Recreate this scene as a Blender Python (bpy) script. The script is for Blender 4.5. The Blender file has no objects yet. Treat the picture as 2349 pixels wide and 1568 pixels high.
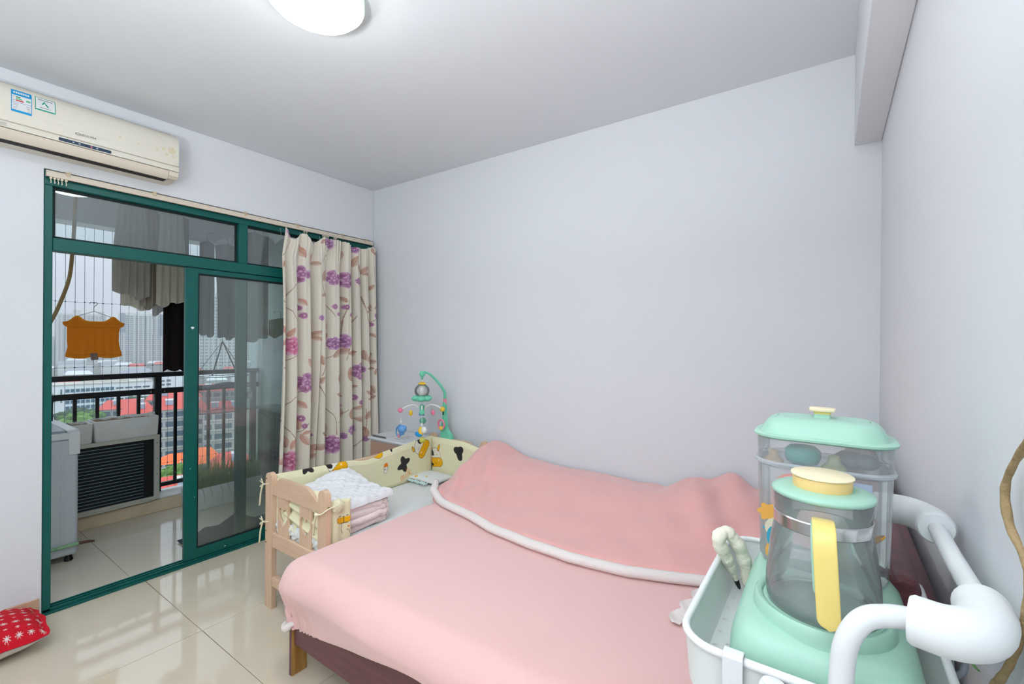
import bpy, bmesh, math, random
import numpy as np
from mathutils import Vector, Matrix
from mathutils.geometry import tessellate_polygon
random.seed(7); np.random.seed(7)
PI = math.pi
SC = bpy.context.scene
COL = SC.collection

# ------------------------------------------------------------------ camera
CAM = (3.3714, -2.6265, 1.4649)
cd = bpy.data.cameras.new('camera'); cam = bpy.data.objects.new('camera', cd); COL.objects.link(cam)
cd.sensor_fit = 'HORIZONTAL'; cd.sensor_width = 36.0; cd.lens = 1042.6 * 36.0 / 2349.0
cd.clip_start = 0.02; cd.clip_end = 9000
_yaw, _pit, _rol = 0.6114, -0.0022, 0.0084
_fw = Vector((-math.sin(_yaw) * math.cos(_pit), math.cos(_yaw) * math.cos(_pit), math.sin(_pit)))
_r0 = _fw.cross(Vector((0, 0, 1))).normalized(); _u0 = _r0.cross(_fw)
_r = math.cos(_rol) * _r0 + math.sin(_rol) * _u0
_u = -math.sin(_rol) * _r0 + math.cos(_rol) * _u0
cam.matrix_world = Matrix(((_r.x, _u.x, -_fw.x, CAM[0]), (_r.y, _u.y, -_fw.y, CAM[1]), (_r.z, _u.z, -_fw.z, CAM[2]), (0, 0, 0, 1)))
SC.camera = cam
SC.cycles.use_light_tree = False; SC.cycles.max_bounces = 8; SC.cycles.diffuse_bounces = 4; SC.cycles.glossy_bounces = 3; SC.cycles.transmission_bounces = 4

# ------------------------------------------------------------------ world, lights, exposure
W = bpy.data.worlds.new('overcast_sky'); SC.world = W; W.use_nodes = True
_n = W.node_tree.nodes; _n.clear()
_bg = _n.new('ShaderNodeBackground'); _wo = _n.new('ShaderNodeOutputWorld')
_bg.inputs[0].default_value = (0.70, 0.82, 0.94, 1); _bg.inputs[1].default_value = 2.05
W.node_tree.links.new(_bg.outputs[0], _wo.inputs[0])
SC.view_settings.view_transform = 'Standard'; SC.view_settings.look = 'None'
SC.view_settings.gamma = 1.0; SC.view_settings.use_curve_mapping = False
SC.view_settings.exposure = 0.05
LAMP_STRENGTH = 25.0          # emission of the ceiling lamp diffuser
# photographer's flash, tilted up to bounce off the ceiling behind the camera
_fl = bpy.data.lights.new('bounce_flash', 'AREA'); _fl.shape = 'DISK'; _fl.size = 0.35; _fl.energy = 63.0; _fl.color = (0.95, 0.975, 1.0); _fl.spread = math.radians(150)
_fo = bpy.data.objects.new('bounce_flash', _fl); COL.objects.link(_fo); _fo.location = (2.85, -3.30, 1.45); _fo.rotation_euler = Vector((-.08, .12, 1.0)).to_track_quat('-Z', 'Y').to_euler()

# ------------------------------------------------------------------ materials
def s2l(c):
    c = c / 255.0
    return c / 12.92 if c <= 0.04045 else ((c + 0.055) / 1.055) ** 2.4
def rgb(r, g, b): return (s2l(r), s2l(g), s2l(b))
MATS = {}
class NT:
    def __init__(s, m): s.t = m.node_tree; s.n = s.t.nodes
    def new(s, ty, **kw):
        n = s.n.new(ty)
        for k, v in kw.items(): setattr(n, k, v)
        return n
    def link(s, a, b): s.t.links.new(a, b)
def mat(name, col, rough=0.5, metal=0.0, spec=0.5, bump=0.0, bscale=40.0, bdetail=3.0, var=0.0, vscale=6.0, vcol=None,
        sheen=0.0, trans=0.0, ior=1.45, alpha=1.0, coat=0.0, stretch=(1, 1, 1), emit=None, estr=0.0, attr=None, subsurf=0.0, translucent=0.0):
    if name in MATS: return MATS[name]
    m = bpy.data.materials.new(name); m.use_nodes = True; MATS[name] = m
    N = NT(m); b = N.n['Principled BSDF']
    b.inputs['Base Color'].default_value = (*col, 1); b.inputs['Roughness'].default_value = rough
    b.inputs['Metallic'].default_value = metal; b.inputs['Specular IOR Level'].default_value = spec
    b.inputs['IOR'].default_value = ior; b.inputs['Transmission Weight'].default_value = trans
    b.inputs['Alpha'].default_value = alpha; b.inputs['Sheen Weight'].default_value = sheen
    b.inputs['Coat Weight'].default_value = coat; b.inputs['Sheen Roughness'].default_value = 0.5
    if subsurf: b.inputs['Subsurface Weight'].default_value = subsurf; b.inputs['Subsurface Radius'].default_value = (.02, .02, .02)
    if emit: b.inputs['Emission Color'].default_value = (*emit, 1); b.inputs['Emission Strength'].default_value = estr
    tc = N.new('ShaderNodeTexCoord'); mp = N.new('ShaderNodeMapping'); N.link(tc.outputs['Object'], mp.inputs['Vector'])
    mp.inputs['Scale'].default_value = stretch
    src = None
    if attr:
        at = N.new('ShaderNodeAttribute'); at.attribute_name = attr; src = at.outputs['Color']
        N.link(src, b.inputs['Base Color'])
    if var > 0:
        nz = N.new('ShaderNodeTexNoise'); nz.inputs['Scale'].default_value = vscale; nz.inputs['Detail'].default_value = 4
        N.link(mp.outputs['Vector'], nz.inputs['Vector'])
        rp = N.new('ShaderNodeMapRange'); rp.inputs['From Min'].default_value = .35; rp.inputs['From Max'].default_value = .65
        N.link(nz.outputs['Fac'], rp.inputs['Value'])
        mx = N.new('ShaderNodeMix', data_type='RGBA')
        fm = N.new('ShaderNodeMath', operation='MULTIPLY'); fm.inputs[1].default_value = var
        N.link(rp.outputs['Result'], fm.inputs[0]); N.link(fm.outputs[0], mx.inputs['Factor'])
        mx.inputs['A'].default_value = (*col, 1)
        if src: N.link(src, mx.inputs['A'])
        c2 = vcol if vcol else tuple(v * 0.72 for v in col)
        mx.inputs['B'].default_value = (*c2, 1)
        N.link(mx.outputs['Result'], b.inputs['Base Color'])
    if bump > 0:
        nz = N.new('ShaderNodeTexNoise'); nz.inputs['Scale'].default_value = bscale; nz.inputs['Detail'].default_value = bdetail
        N.link(mp.outputs['Vector'], nz.inputs['Vector'])
        bp = N.new('ShaderNodeBump'); bp.inputs['Strength'].default_value = bump; bp.inputs['Distance'].default_value = 0.01
        N.link(nz.outputs['Fac'], bp.inputs['Height']); N.link(bp.outputs['Normal'], b.inputs['Normal'])
    if translucent > 0:
        tl = N.new('ShaderNodeBsdfTranslucent'); tl.inputs['Color'].default_value = (*col, 1)
        if src: N.link(src, tl.inputs['Color'])
        ms = N.new('ShaderNodeMixShader'); ms.inputs[0].default_value = translucent
        N.link(b.outputs[0], ms.inputs[1]); N.link(tl.outputs[0], ms.inputs[2]); N.link(ms.outputs[0], N.n['Material Output'].inputs['Surface'])
    return m
def glass_mat(name, tint, refl=1.0, haze=0.0, hazecol=(.7, .75, .78), rough=0.0, ior=1.5):
    """thin pane: straight-through transmission plus a Fresnel mirror layer and a little dusty film"""
    if name in MATS: return MATS[name]
    m = bpy.data.materials.new(name); m.use_nodes = True; MATS[name] = m
    N = NT(m); N.n.remove(N.n['Principled BSDF'])
    tr = N.new('ShaderNodeBsdfTransparent'); tr.inputs[0].default_value = (*tint, 1)
    gl = N.new('ShaderNodeBsdfGlossy'); gl.inputs['Roughness'].default_value = rough; gl.inputs['Color'].default_value = (.95, 1, 1, 1)
    fr = N.new('ShaderNodeFresnel'); fr.inputs[0].default_value = ior
    mu = N.new('ShaderNodeMath', operation='MULTIPLY'); mu.inputs[1].default_value = refl; mu.use_clamp = True
    N.link(fr.outputs[0], mu.inputs[0])
    df = N.new('ShaderNodeBsdfDiffuse'); df.inputs[0].default_value = (*hazecol, 1)
    m0 = N.new('ShaderNodeMixShader'); m0.inputs[0].default_value = haze
    N.link(tr.outputs[0], m0.inputs[1]); N.link(df.outputs[0], m0.inputs[2])
    m1 = N.new('ShaderNodeMixShader'); N.link(mu.outputs[0], m1.inputs[0]); N.link(m0.outputs[0], m1.inputs[1]); N.link(gl.outputs[0], m1.inputs[2])
    N.link(m1.outputs[0], N.n['Material Output'].inputs['Surface'])
    return m
def wood_mat(name, c1, c2, axis, knots=True, rough=0.5, scale=1.0):
    if name in MATS: return MATS[name]
    m = bpy.data.materials.new(name); m.use_nodes = True; MATS[name] = m
    N = NT(m); b = N.n['Principled BSDF']; b.inputs['Roughness'].default_value = rough
    tc = N.new('ShaderNodeTexCoord'); mp = N.new('ShaderNodeMapping'); N.link(tc.outputs['Object'], mp.inputs['Vector'])
    st = [22 * scale] * 3; st[axis] = 1.6 * scale; mp.inputs['Scale'].default_value = st
    nz = N.new('ShaderNodeTexNoise'); nz.inputs['Scale'].default_value = 2.2; nz.inputs['Detail'].default_value = 5; nz.inputs['Distortion'].default_value = 1.1
    N.link(mp.outputs['Vector'], nz.inputs['Vector'])
    cr = N.new('ShaderNodeValToRGB'); cr.color_ramp.elements[0].position = .3; cr.color_ramp.elements[1].position = .75
    cr.color_ramp.elements[0].color = (*c1, 1); cr.color_ramp.elements[1].color = (*c2, 1)
    N.link(nz.outputs['Fac'], cr.inputs['Fac']); out = cr.outputs['Color']
    if knots:
        vo = N.new('ShaderNodeTexVoronoi'); vo.inputs['Scale'].default_value = 7.0; N.link(tc.outputs['Object'], vo.inputs['Vector'])
        mr = N.new('ShaderNodeMapRange'); mr.inputs['From Min'].default_value = .03; mr.inputs['From Max'].default_value = .085
        mr.inputs['To Min'].default_value = .85; mr.inputs['To Max'].default_value = 0
        N.link(vo.outputs['Distance'], mr.inputs['Value'])
        mx = N.new('ShaderNodeMix', data_type='RGBA'); N.link(mr.outputs['Result'], mx.inputs['Factor']); N.link(out, mx.inputs['A'])
        mx.inputs['B'].default_value = (c2[0] * .42, c2[1] * .36, c2[2] * .3, 1); out = mx.outputs['Result']
    N.link(out, b.inputs['Base Color'])
    bp = N.new('ShaderNodeBump'); bp.inputs['Strength'].default_value = .06; N.link(nz.outputs['Fac'], bp.inputs['Height']); N.link(bp.outputs['Normal'], b.inputs['Normal'])
    return m

WHITE = mat('painted_plaster', rgb(232, 235, 239), .85, spec=.2, bump=.05, bscale=90, var=.05, vscale=1.3, vcol=rgb(224, 228, 233))
CEILM = mat('ceiling_plaster', rgb(230, 234, 238), .9, spec=.15, bump=.03, bscale=60)
GREEN = mat('green_aluminium', rgb(4, 95, 89), .38, spec=.5, bump=.02, bscale=120, var=.25, vscale=9, vcol=rgb(3, 84, 82))
GREEND = mat('green_gasket', rgb(8, 30, 32), .6)
TILE = mat('glazed_cream_tile', rgb(226, 214, 192), .055, spec=.62, var=.22, vscale=2.6, vcol=rgb(214, 200, 176))
GROUT = mat('tile_grout', rgb(120, 98, 80), .8)
TILEB = mat('balcony_tile', rgb(228, 218, 200), .09, spec=.6, var=.2, vscale=2.4, vcol=rgb(216, 204, 184))
PINE = wood_mat('pine_crib', rgb(232, 201, 172), rgb(219, 183, 151), 2)
PINEX = wood_mat('pine_crib_rail', rgb(232, 201, 172), rgb(219, 183, 151), 0)
BURG = wood_mat('burgundy_stain', rgb(116, 70, 74), rgb(98, 54, 60), 0, knots=False, rough=.42)
RAWW = wood_mat('raw_wood', rgb(205, 160, 88), rgb(150, 98, 42), 2, knots=False)
MINT = mat('mint_plastic', rgb(170, 214, 193), .33, spec=.45, subsurf=.05)
MINTD = mat('mint_plastic_toy', rgb(118, 216, 180), .35)
YEL = mat('yellow_plastic', rgb(246, 221, 132), .35)
YELS = mat('pale_yellow_plastic', rgb(250, 234, 196), .38)
WPL = mat('white_plastic', rgb(238, 240, 240), .32)
WPL2 = mat('white_matte_plastic', rgb(233, 236, 236), .5)
BLACK = mat('black_paint', rgb(20, 22, 28), .4)
DARK = mat('dark_gap', rgb(30, 24, 22), .7)
STEEL = mat('brushed_steel', rgb(205, 205, 205), .18, metal=1.0)
CREAM = mat('aged_cream_plastic', rgb(226, 222, 208), .42, var=.15, vscale=2.0, vcol=rgb(219, 210, 190))
CREAM2 = mat('aged_cream_plastic_flap', rgb(222, 212, 194), .45)
GLASS = glass_mat('window_glass', (.86, .90, .90), refl=1.5, haze=.10)
GLASSG = glass_mat('sash_glass', (.93, .975, .965), refl=1.4, haze=.08, hazecol=(.6, .64, .64))

# ------------------------------------------------------------------ mesh helpers
class MB:
    def __init__(s): s.V = []; s.F = []; s.M = []; s.mi = 0
    def add(s, V, F):
        o = len(s.V); s.V.extend([tuple(map(float, v)) for v in V]); s.F.extend([tuple(i + o for i in f) for f in F]); s.M.extend([s.mi] * len(F)); return s
    def box(s, a, b):
        x0, y0, z0 = a; x1, y1, z1 = b
        V = [(x0, y0, z0), (x1, y0, z0), (x1, y1, z0), (x0, y1, z0), (x0, y0, z1), (x1, y0, z1), (x1, y1, z1), (x0, y1, z1)]
        return s.add(V, [(3, 2, 1, 0), (4, 5, 6, 7), (0, 1, 5, 4), (1, 2, 6, 5), (2, 3, 7, 6), (3, 0, 4, 7)])
    def rings(s, R, closed=True, cap0=True, cap1=True, loop=False):
        n = len(R[0]); o = len(s.V)
        for r in R: s.V.extend([tuple(map(float, p)) for p in r])
        m = len(R)
        for i in range(m if loop else m - 1):
            j = (i + 1) % m
            for k in range(n if closed else n - 1):
                k2 = (k + 1) % n
                s.F.append((o + i * n + k, o + i * n + k2, o + j * n + k2, o + j * n + k)); s.M.append(s.mi)
        if cap0 and not loop: s.F.append(tuple(o + k for k in reversed(range(n)))); s.M.append(s.mi)
        if cap1 and not loop: s.F.append(tuple(o + (m - 1) * n + k for k in range(n))); s.M.append(s.mi)
        return s
    def tube(s, pts, r, n=10, cap=True, loop=False, flat=1.0):
        P = [Vector(p) for p in pts]; m = len(P); rr = r if hasattr(r, '__len__') else [r] * m
        R = []; up = None
        for i in range(m):
            if loop: t = P[(i + 1) % m] - P[i - 1]
            else: t = P[min(i + 1, m - 1)] - P[max(i - 1, 0)]
            t.normalize()
            if up is None:
                up = Vector((0, 0, 1)) if abs(t.z) < .9 else Vector((1, 0, 0))
            a = t.cross(up); a.normalize(); b = a.cross(t); up = b
            R.append([P[i] + rr[i] * (math.cos(2 * PI * k / n) * a + flat * math.sin(2 * PI * k / n) * b) for k in range(n)])
        return s.rings(R, True, cap, cap, loop)
    def lathe(s, prof, c=(0, 0, 0), n=32, sx=1.0, sy=1.0, cap=True):
        R = [[(c[0] + r * sx * math.cos(2 * PI * k / n), c[1] + r * sy * math.sin(2 * PI * k / n), c[2] + z) for k in range(n)] for r, z in prof]
        return s.rings(R, True, cap, cap)
    def loft(s, sections, n=48, p=4.0, cap=True):
        """sections: (cx, cy, z, hx, hy) super-ellipse rings"""
        R = []
        for sec in sections:
            cx, cy, z, hx, hy = sec[:5]; q = sec[5] if len(sec) > 5 else p
            ring = []
            for k in range(n):
                t = 2 * PI * k / n; c, sn = math.cos(t), math.sin(t)
                ring.append((cx + hx * math.copysign(abs(c) ** (2 / q), c), cy + hy * math.copysign(abs(sn) ** (2 / q), sn), z))
            R.append(ring)
        return s.rings(R, True, cap, cap)
    def grid(s, fn, nu, nv, closed_u=False):
        o = len(s.V)
        for j in range(nv + 1):
            for i in range(nu + 1): s.V.append(tuple(map(float, fn(i / nu, j / nv))))
        for j in range(nv):
            for i in range(nu):
                a = o + j * (nu + 1) + i; s.F.append((a, a + 1, a + nu + 2, a + nu + 1)); s.M.append(s.mi)
        return s
    def sphere(s, c, r, n=16, m=10, sc=(1, 1, 1)):
        R = []
        for j in range(m + 1):
            t = PI * j / m; q = max(math.sin(t), 1e-4)
            R.append([(c[0] + r * sc[0] * q * math.cos(2 * PI * k / n), c[1] + r * sc[1] * q * math.sin(2 * PI * k / n), c[2] - r * sc[2] * math.cos(t)) for k in range(n)])
        return s.rings(R)
    def plate(s, loops, fn, t0, t1):
        """flat outline with holes; fn(a, b, t) -> 3D"""
        L2 = [[Vector((a, b, 0)) for a, b in l] for l in loops]
        tri = tessellate_polygon(L2); flat = [p for l in loops for p in l]; n = len(flat); o = len(s.V)
        for t in (t0, t1): s.V.extend([tuple(map(float, fn(a, b, t))) for a, b in flat])
        for t in tri:
            s.F.append(tuple(o + i for i in t)); s.F.append(tuple(o + n + i for i in reversed(t))); s.M += [s.mi] * 2
        k = 0
        for l in loops:
            m = len(l)
            for i in range(m):
                j = (i + 1) % m; s.F.append((o + k + i, o + k + j, o + n + k + j, o + n + k + i)); s.M.append(s.mi)
            k += m
        return s
    def build(s, name, mats, parent=None, smooth=None, bevel=0.0, seg=2, weld=False, solid=0.0, sub=0):
        return link_mesh(name, s.V, s.F, mats, parent, smooth, bevel, seg, s.M, weld, solid, sub)
def base_of(parent):
    p = parent; off = Vector((0, 0, 0))
    while p is not None: off += p.location; p = p.parent
    return off
def link_mesh(name, V, F, mats, parent=None, smooth=None, bevel=0.0, seg=2, M=None, weld=False, solid=0.0, sub=0, cols=None):
    off = base_of(parent)
    A = np.array(V, dtype=float) - np.array(off)
    me = bpy.data.meshes.new(name); me.from_pydata(A.tolist(), [], F)
    bm = bmesh.new(); bm.from_mesh(me)
    if weld: bmesh.ops.remove_doubles(bm, verts=bm.verts, dist=1e-5)
    bmesh.ops.recalc_face_normals(bm, faces=bm.faces); bm.to_mesh(me); bm.free()
    if not isinstance(mats, (list, tuple)): mats = [mats]
    for m in mats: me.materials.append(m)
    if M and len(mats) > 1 and len(M) == len(me.polygons): me.polygons.foreach_set('material_index', M)
    if smooth is not None:
        me.polygons.foreach_set('use_smooth', [True] * len(me.polygons))
        if smooth < 180: me.set_sharp_from_angle(angle=math.radians(smooth))
    if cols is not None:
        ca = me.color_attributes.new('Col', 'FLOAT_COLOR', 'POINT'); ca.data.foreach_set('color', np.asarray(cols, dtype=np.float32).ravel())
    o = bpy.data.objects.new(name, me); COL.objects.link(o)
    if parent is not None: o.parent = parent
    if bevel > 0:
        b = o.modifiers.new('bevel', 'BEVEL'); b.width = bevel; b.segments = seg; b.limit_method = 'ANGLE'; b.angle_limit = math.radians(35)
        if smooth is None: me.polygons.foreach_set('use_smooth', [True] * len(me.polygons)); me.set_sharp_from_angle(angle=math.radians(30)); b.harden_normals = False
    if solid: q = o.modifiers.new('thickness', 'SOLIDIFY'); q.thickness = solid; q.offset = 0
    if sub: q = o.modifiers.new('subdivision', 'SUBSURF'); q.levels = sub; q.render_levels = sub
    return o
def tag(o, label=None, cat=None, group=None, kind=None):
    if label: o['label'] = label
    if cat: o['category'] = cat
    if group: o['group'] = group
    if kind: o['kind'] = kind
    return o
def thing(name, label, cat, loc=(0, 0, 0), group=None, kind=None):
    o = bpy.data.objects.new(name, None); COL.objects.link(o); o.location = loc; o.empty_display_size = .05
    return tag(o, label, cat, group, kind)
def struct(name, mb, mats, parent=None, label=None, **kw):
    o = mb.build(name, mats, parent, **kw)
    if parent is None: o['kind'] = 'structure'
    if label: o['label'] = label
    return o
def group_struct(name, loc=(0, 0, 0), label=None):
    o = bpy.data.objects.new(name, None); COL.objects.link(o); o.location = loc; o['kind'] = 'structure'; o.empty_display_size = .05
    if label: o['label'] = label
    return o
def box(name, a, b, mats, parent=None, bevel=0.0, **kw): return MB().box(a, b).build(name, mats, parent, bevel=bevel, **kw)
def inst(me_obj, loc, parent=None, rotz=0.0, name=None):
    """copy of one mesh object, sharing its mesh, moved by loc in the parent's frame"""
    c = me_obj.copy(); COL.objects.link(c); c.location = loc; c.rotation_euler = (0, 0, rotz)
    if parent is not None: c.parent = parent
    return c
def copy_tree(o, parent=None):
    c = o.copy(); COL.objects.link(c); c.parent = parent
    for ch in [k for k in o.children]: copy_tree(ch, c)
    return c
def text_part(name, body, size, fn, mats, parent, extrude=0.0, shear=0.0, align='CENTER', bold=0.0):
    """lettering as a mesh; fn(x, y) -> 3D point on its surface"""
    cu = bpy.data.curves.new(name, 'FONT'); cu.body = body; cu.size = size; cu.shear = shear; cu.align_x = align; cu.align_y = 'CENTER'; cu.offset = bold; cu.resolution_u = 3
    to = bpy.data.objects.new(name, cu); COL.objects.link(to); dg = bpy.context.evaluated_depsgraph_get()
    me = bpy.data.meshes.new_from_object(to.evaluated_get(dg)); bpy.data.objects.remove(to)
    V = [fn(v.co.x, v.co.y) for v in me.vertices]; F = [tuple(p.vertices) for p in me.polygons]; bpy.data.meshes.remove(me)
    return link_mesh(name, V, F, mats, parent)
def spline(pts, n=8, loop=False):
    P = [Vector(p) for p in pts]; out = []; m = len(P)
    rng = range(m if loop else m - 1)
    for i in rng:
        p1, p2 = P[i], P[(i + 1) % m]
        p0 = P[i - 1] if (i > 0 or loop) else p1 * 2 - p2
        p3 = P[(i + 2) % m] if (i + 2 < m or loop) else p2 * 2 - p1
        for k in range(n):
            t = k / n
            out.append(.5 * ((2 * p1) + (p2 - p0) * t + (2 * p0 - 5 * p1 + 4 * p2 - p3) * t * t + (3 * p1 - p0 - 3 * p2 + p3) * t ** 3))
    if not loop: out.append(P[-1])
    return out
def vnoise(x, y, seed=0):
    """smooth 2-D value noise, numpy arrays"""
    x = np.asarray(x, float); y = np.asarray(y, float); xi = np.floor(x).astype(int); yi = np.floor(y).astype(int); xf = x - xi; yf = y - yi
    def h(a, b): return np.modf(np.abs(np.sin(a * 127.1 + b * 311.7 + seed * 74.7) * 43758.5453))[0]
    u = xf * xf * (3 - 2 * xf); v = yf * yf * (3 - 2 * yf)
    return (h(xi, yi) * (1 - u) + h(xi + 1, yi) * u) * (1 - v) + (h(xi, yi + 1) * (1 - u) + h(xi + 1, yi + 1) * u) * v
def sstep(a, b, x):
    t = np.clip((np.asarray(x, float) - a) / (b - a), 0, 1); return t * t * (3 - 2 * t)

# ================================================================== room shell
H = 2.8; RX = 3.5535; RY0 = -3.9
fl = struct('floor', MB().box((-.0, RY0, -.12), (RX, 0, -.003)), GROUT)
def tiles(parent, x0, x1, y0, y1, jx, jy, m, gap=.0012, ztop=0.0, step=.8):
    xs = sorted({x0, x1} | {jx + step * k for k in range(-12, 12) if x0 < jx + step * k < x1})
    ys = sorted({y0, y1} | {jy + step * k for k in range(-12, 12) if y0 < jy + step * k < y1})
    for i in range(len(xs) - 1):
        for j in range(len(ys) - 1):
            MB().box((xs[i] + gap, ys[j] + gap, -.012 + ztop), (xs[i + 1] - gap, ys[j + 1] - gap, ztop)).build('tile', m, parent, bevel=.0008, seg=1)
tiles(fl, 0.002, RX, RY0, 0, .801, -1.647, TILE)
OPY0, OPZ = -2.088, 2.348
w = MB().plate([[(RY0, 0), (OPY0, 0), (OPY0, OPZ), (0, OPZ), (0, H), (RY0, H)]], lambda a, b, t: (t, a, b), -.16, 0)
struct('wall_left', w, WHITE, bevel=.003)
struct('wall_back', MB().box((-.16, 0, -.1), (RX + .1, .15, H)), WHITE)
struct('wall_right', MB().box((RX, RY0, -.1), (RX + .15, 0, H)), WHITE)
struct('wall_front', MB().box((-.16, RY0 - .15, -.1), (RX + .15, RY0, H)), WHITE)
struct('ceiling', MB().box((-.16, RY0 - .15, H), (RX + .15, .15, H + .12)), CEILM)
struct('ceiling_beam', MB().box((3.454, RY0, 2.378), (RX, 0, H)), WHITE, bevel=.004)
BASE = mat('baseboard_tile', rgb(214, 180, 152), .2, var=.2, vscale=5)
struct('baseboard_left', MB().box((.0005, RY0, 0), (.011, OPY0 - .01, .105)), BASE, bevel=.002)
struct('baseboard_back', MB().box((.3, -.011, 0), (RX, -.0005, .105)), BASE, bevel=.002)

# ------------------------------------------------------------------ sliding door with transom (green aluminium)
d1 = group_struct('door_1', (-.05, -1.05, 0), 'dark green aluminium sliding door with glazed transom onto the balcony')
FX0, FX1 = -.088, -.012
def bar(name, a, b, parent=None, bev=.003, m=GREEN): return box(name, a, b, m, parent if parent else d1, bevel=bev)
bar('frame_head', (FX0, OPY0 + .002, 2.268), (FX1, -.004, 2.346))
bar('frame_jamb', (FX0, OPY0 + .002, .0), (FX1, -2.052, 2.268)); bar('frame_jamb', (FX0, -.034, .0), (FX1, -.004, 2.268))
bar('transom_bar', (FX0, -2.052, 1.925), (FX1 + .008, -.034, 1.992))
bar('mullion', (FX0, -1.125, 1.992), (FX1, -1.068, 2.268))
for y0, y1 in ((-2.052, -1.125), (-1.068, -.034)):
    pn = MB().plate([[(-.0508, 2.0), (-.0468, 2.0), (-.0497, 2.258), (-.0537, 2.258)]], lambda a, b, t: (a, t, b), y0 + .012, y1 - .012).build('transom_pane', GLASS, d1)   # leans a hair outwards
    MB().plate([[(y0, 1.992), (y1, 1.992), (y1, 2.268), (y0, 2.268)], [(y0 + .014, 2.006), (y0 + .014, 2.254), (y1 - .014, 2.254), (y1 - .014, 2.006)]],
               lambda a, b, t: (t, a, b), -.056, -.044).build('gasket', GREEND, pn)
sl = MB().box((FX0, OPY0 + .002, .0), (.004, -.004, .012))
for xx in (-.078, -.049, -.02): sl.box((xx, OPY0 + .002, .012), (xx + .008, -.004, .024))
sl.build('sill_track', GREEN, d1, bevel=.001)
def leaf(y0, y1, x0, x1, sw):
    z0, z1 = .026, 1.922
    f = MB().plate([[(y0, z0), (y1, z0), (y1, z1), (y0, z1)], [(y0 + sw, z0 + .062), (y0 + sw, z1 - .032), (y1 - sw, z1 - .032), (y1 - sw, z0 + .062)]],
                   lambda a, b, t: (t, a, b), x0, x1).build('door_leaf', GREEN, d1, bevel=.0025)
    xm = (x0 + x1) / 2
    box('pane', (xm - .002, y0 + sw - .004, z0 + .058), (xm + .002, y1 - sw + .004, z1 - .028), GLASSG, f)
    MB().plate([[(y0 + sw, z0 + .062), (y1 - sw, z0 + .062), (y1 - sw, z1 - .032), (y0 + sw, z1 - .032)],
                [(y0 + sw + .008, z0 + .07), (y0 + sw + .008, z1 - .042), (y1 - sw - .008, z1 - .042), (y1 - sw - .008, z0 + .07)]],
               lambda a, b, t: (t, a, b), xm - .008, xm + .008).build('gasket', GREEND, f)
    return f
lA = leaf(-1.442, -.40, -.046, -.018, .072)
lB = leaf(-1.118, -.036, -.082, -.054, .064)
box('door_lock', (-.054, -1.05, 1.035), (-.047, -1.012, 1.083), mat('lock_grey', rgb(190, 200, 198), .4), lB, bevel=.003)
# flakes of missing green paint
CHIP = mat('bare_aluminium_chip', rgb(232, 236, 236), .6)
for yy, zz, s in ((-1.402, 1.532, .011), (-1.41, .62, .0035), (-1.385, .43, .003), (-1.2, .045, .005)):
    MB().plate([[(yy + s * math.cos(a) * (.8 + .35 * math.sin(3 * a)), zz + s * .8 * math.sin(a)) for a in [2 * PI * k / 12 for k in range(12)]]],
               lambda a, b, t: (t, a, b), -.0179, -.0172).build('paint_chip', CHIP, lA)

# ------------------------------------------------------------------ balcony shell
BW = mat('balcony_plaster', rgb(232, 234, 235), .85, var=.2, vscale=2)
BX = -1.50
bf = struct('balcony_floor', MB().box((BX - .08, -3.3, -.12), (-.0005, .3, -.004)), GROUT)
tiles(bf, BX - .05, -.09, -3.3, .25, -.72, -1.685, TILEB)
CURB = mat('curb_tile', rgb(226, 208, 178), .4, var=.4, vscale=7, vcol=rgb(198, 178, 146))
struct('balcony_curb', MB().box((BX - .03, -3.3, 0), (-1.26, .25, .10)), CURB, bevel=.004)
struct('balcony_curb_cap', MB().box((BX - .045, -3.3, .10), (-1.275, .25, .112)), mat('curb_cap', rgb(214, 214, 208), .5, var=.3, vscale=9), bevel=.003)
struct('balcony_ceiling', MB().box((BX - .12, -3.3, 2.72), (-.16, .3, 2.84)), BW)
struct('balcony_beam', MB().box((BX - .12, -3.3, 2.36), (BX + .08, .3, 2.72)), BW)
struct('balcony_wall', MB().box((BX - .12, -.28, 0), (-.16, -.16, 2.72)), BW)
struct('balcony_wall_end', MB().box((BX - .12, -3.42, 0), (-.16, -3.3, 2.72)), BW)

# ------------------------------------------------------------------ ceiling lamp
def ceiling_lamp(cx, cy, r, label, strength):
    t = thing('ceiling_lamp', label, 'ceiling lamp', (cx, cy, H))
    MB().lathe([(r * .3, -.001), (r * 1.0, -.001), (r * 1.03, -.010), (r * 1.035, -.040), (r * 1.02, -.046), (r * .985, -.046), (r * .98, -.02), (r * .3, -.012)], (cx, cy, H), 64).build('base_ring', mat('lamp_ring_acrylic', rgb(222, 234, 226), .3, emit=(.80, 1.0, .88), estr=.45), t, smooth=40)
    LM = mat('lamp_diffuser_glow', rgb(250, 250, 245), .5, emit=(0.95, 1.0, 0.98), estr=strength)
    MB().lathe([(r * .972, -.038), (r * .975, -.0465), (r * .955, -.056), (r * .90, -.066), (r * .80, -.076), (r * .6, -.085), (r * .3, -.091), (.002, -.092)], (cx, cy, H), 64, cap=False).build('diffuser', LM, t, smooth=60)
    return t
ceiling_lamp(1.745, -1.635, .172, 'round white ceiling lamp glowing at the top of the picture', LAMP_STRENGTH)

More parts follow.
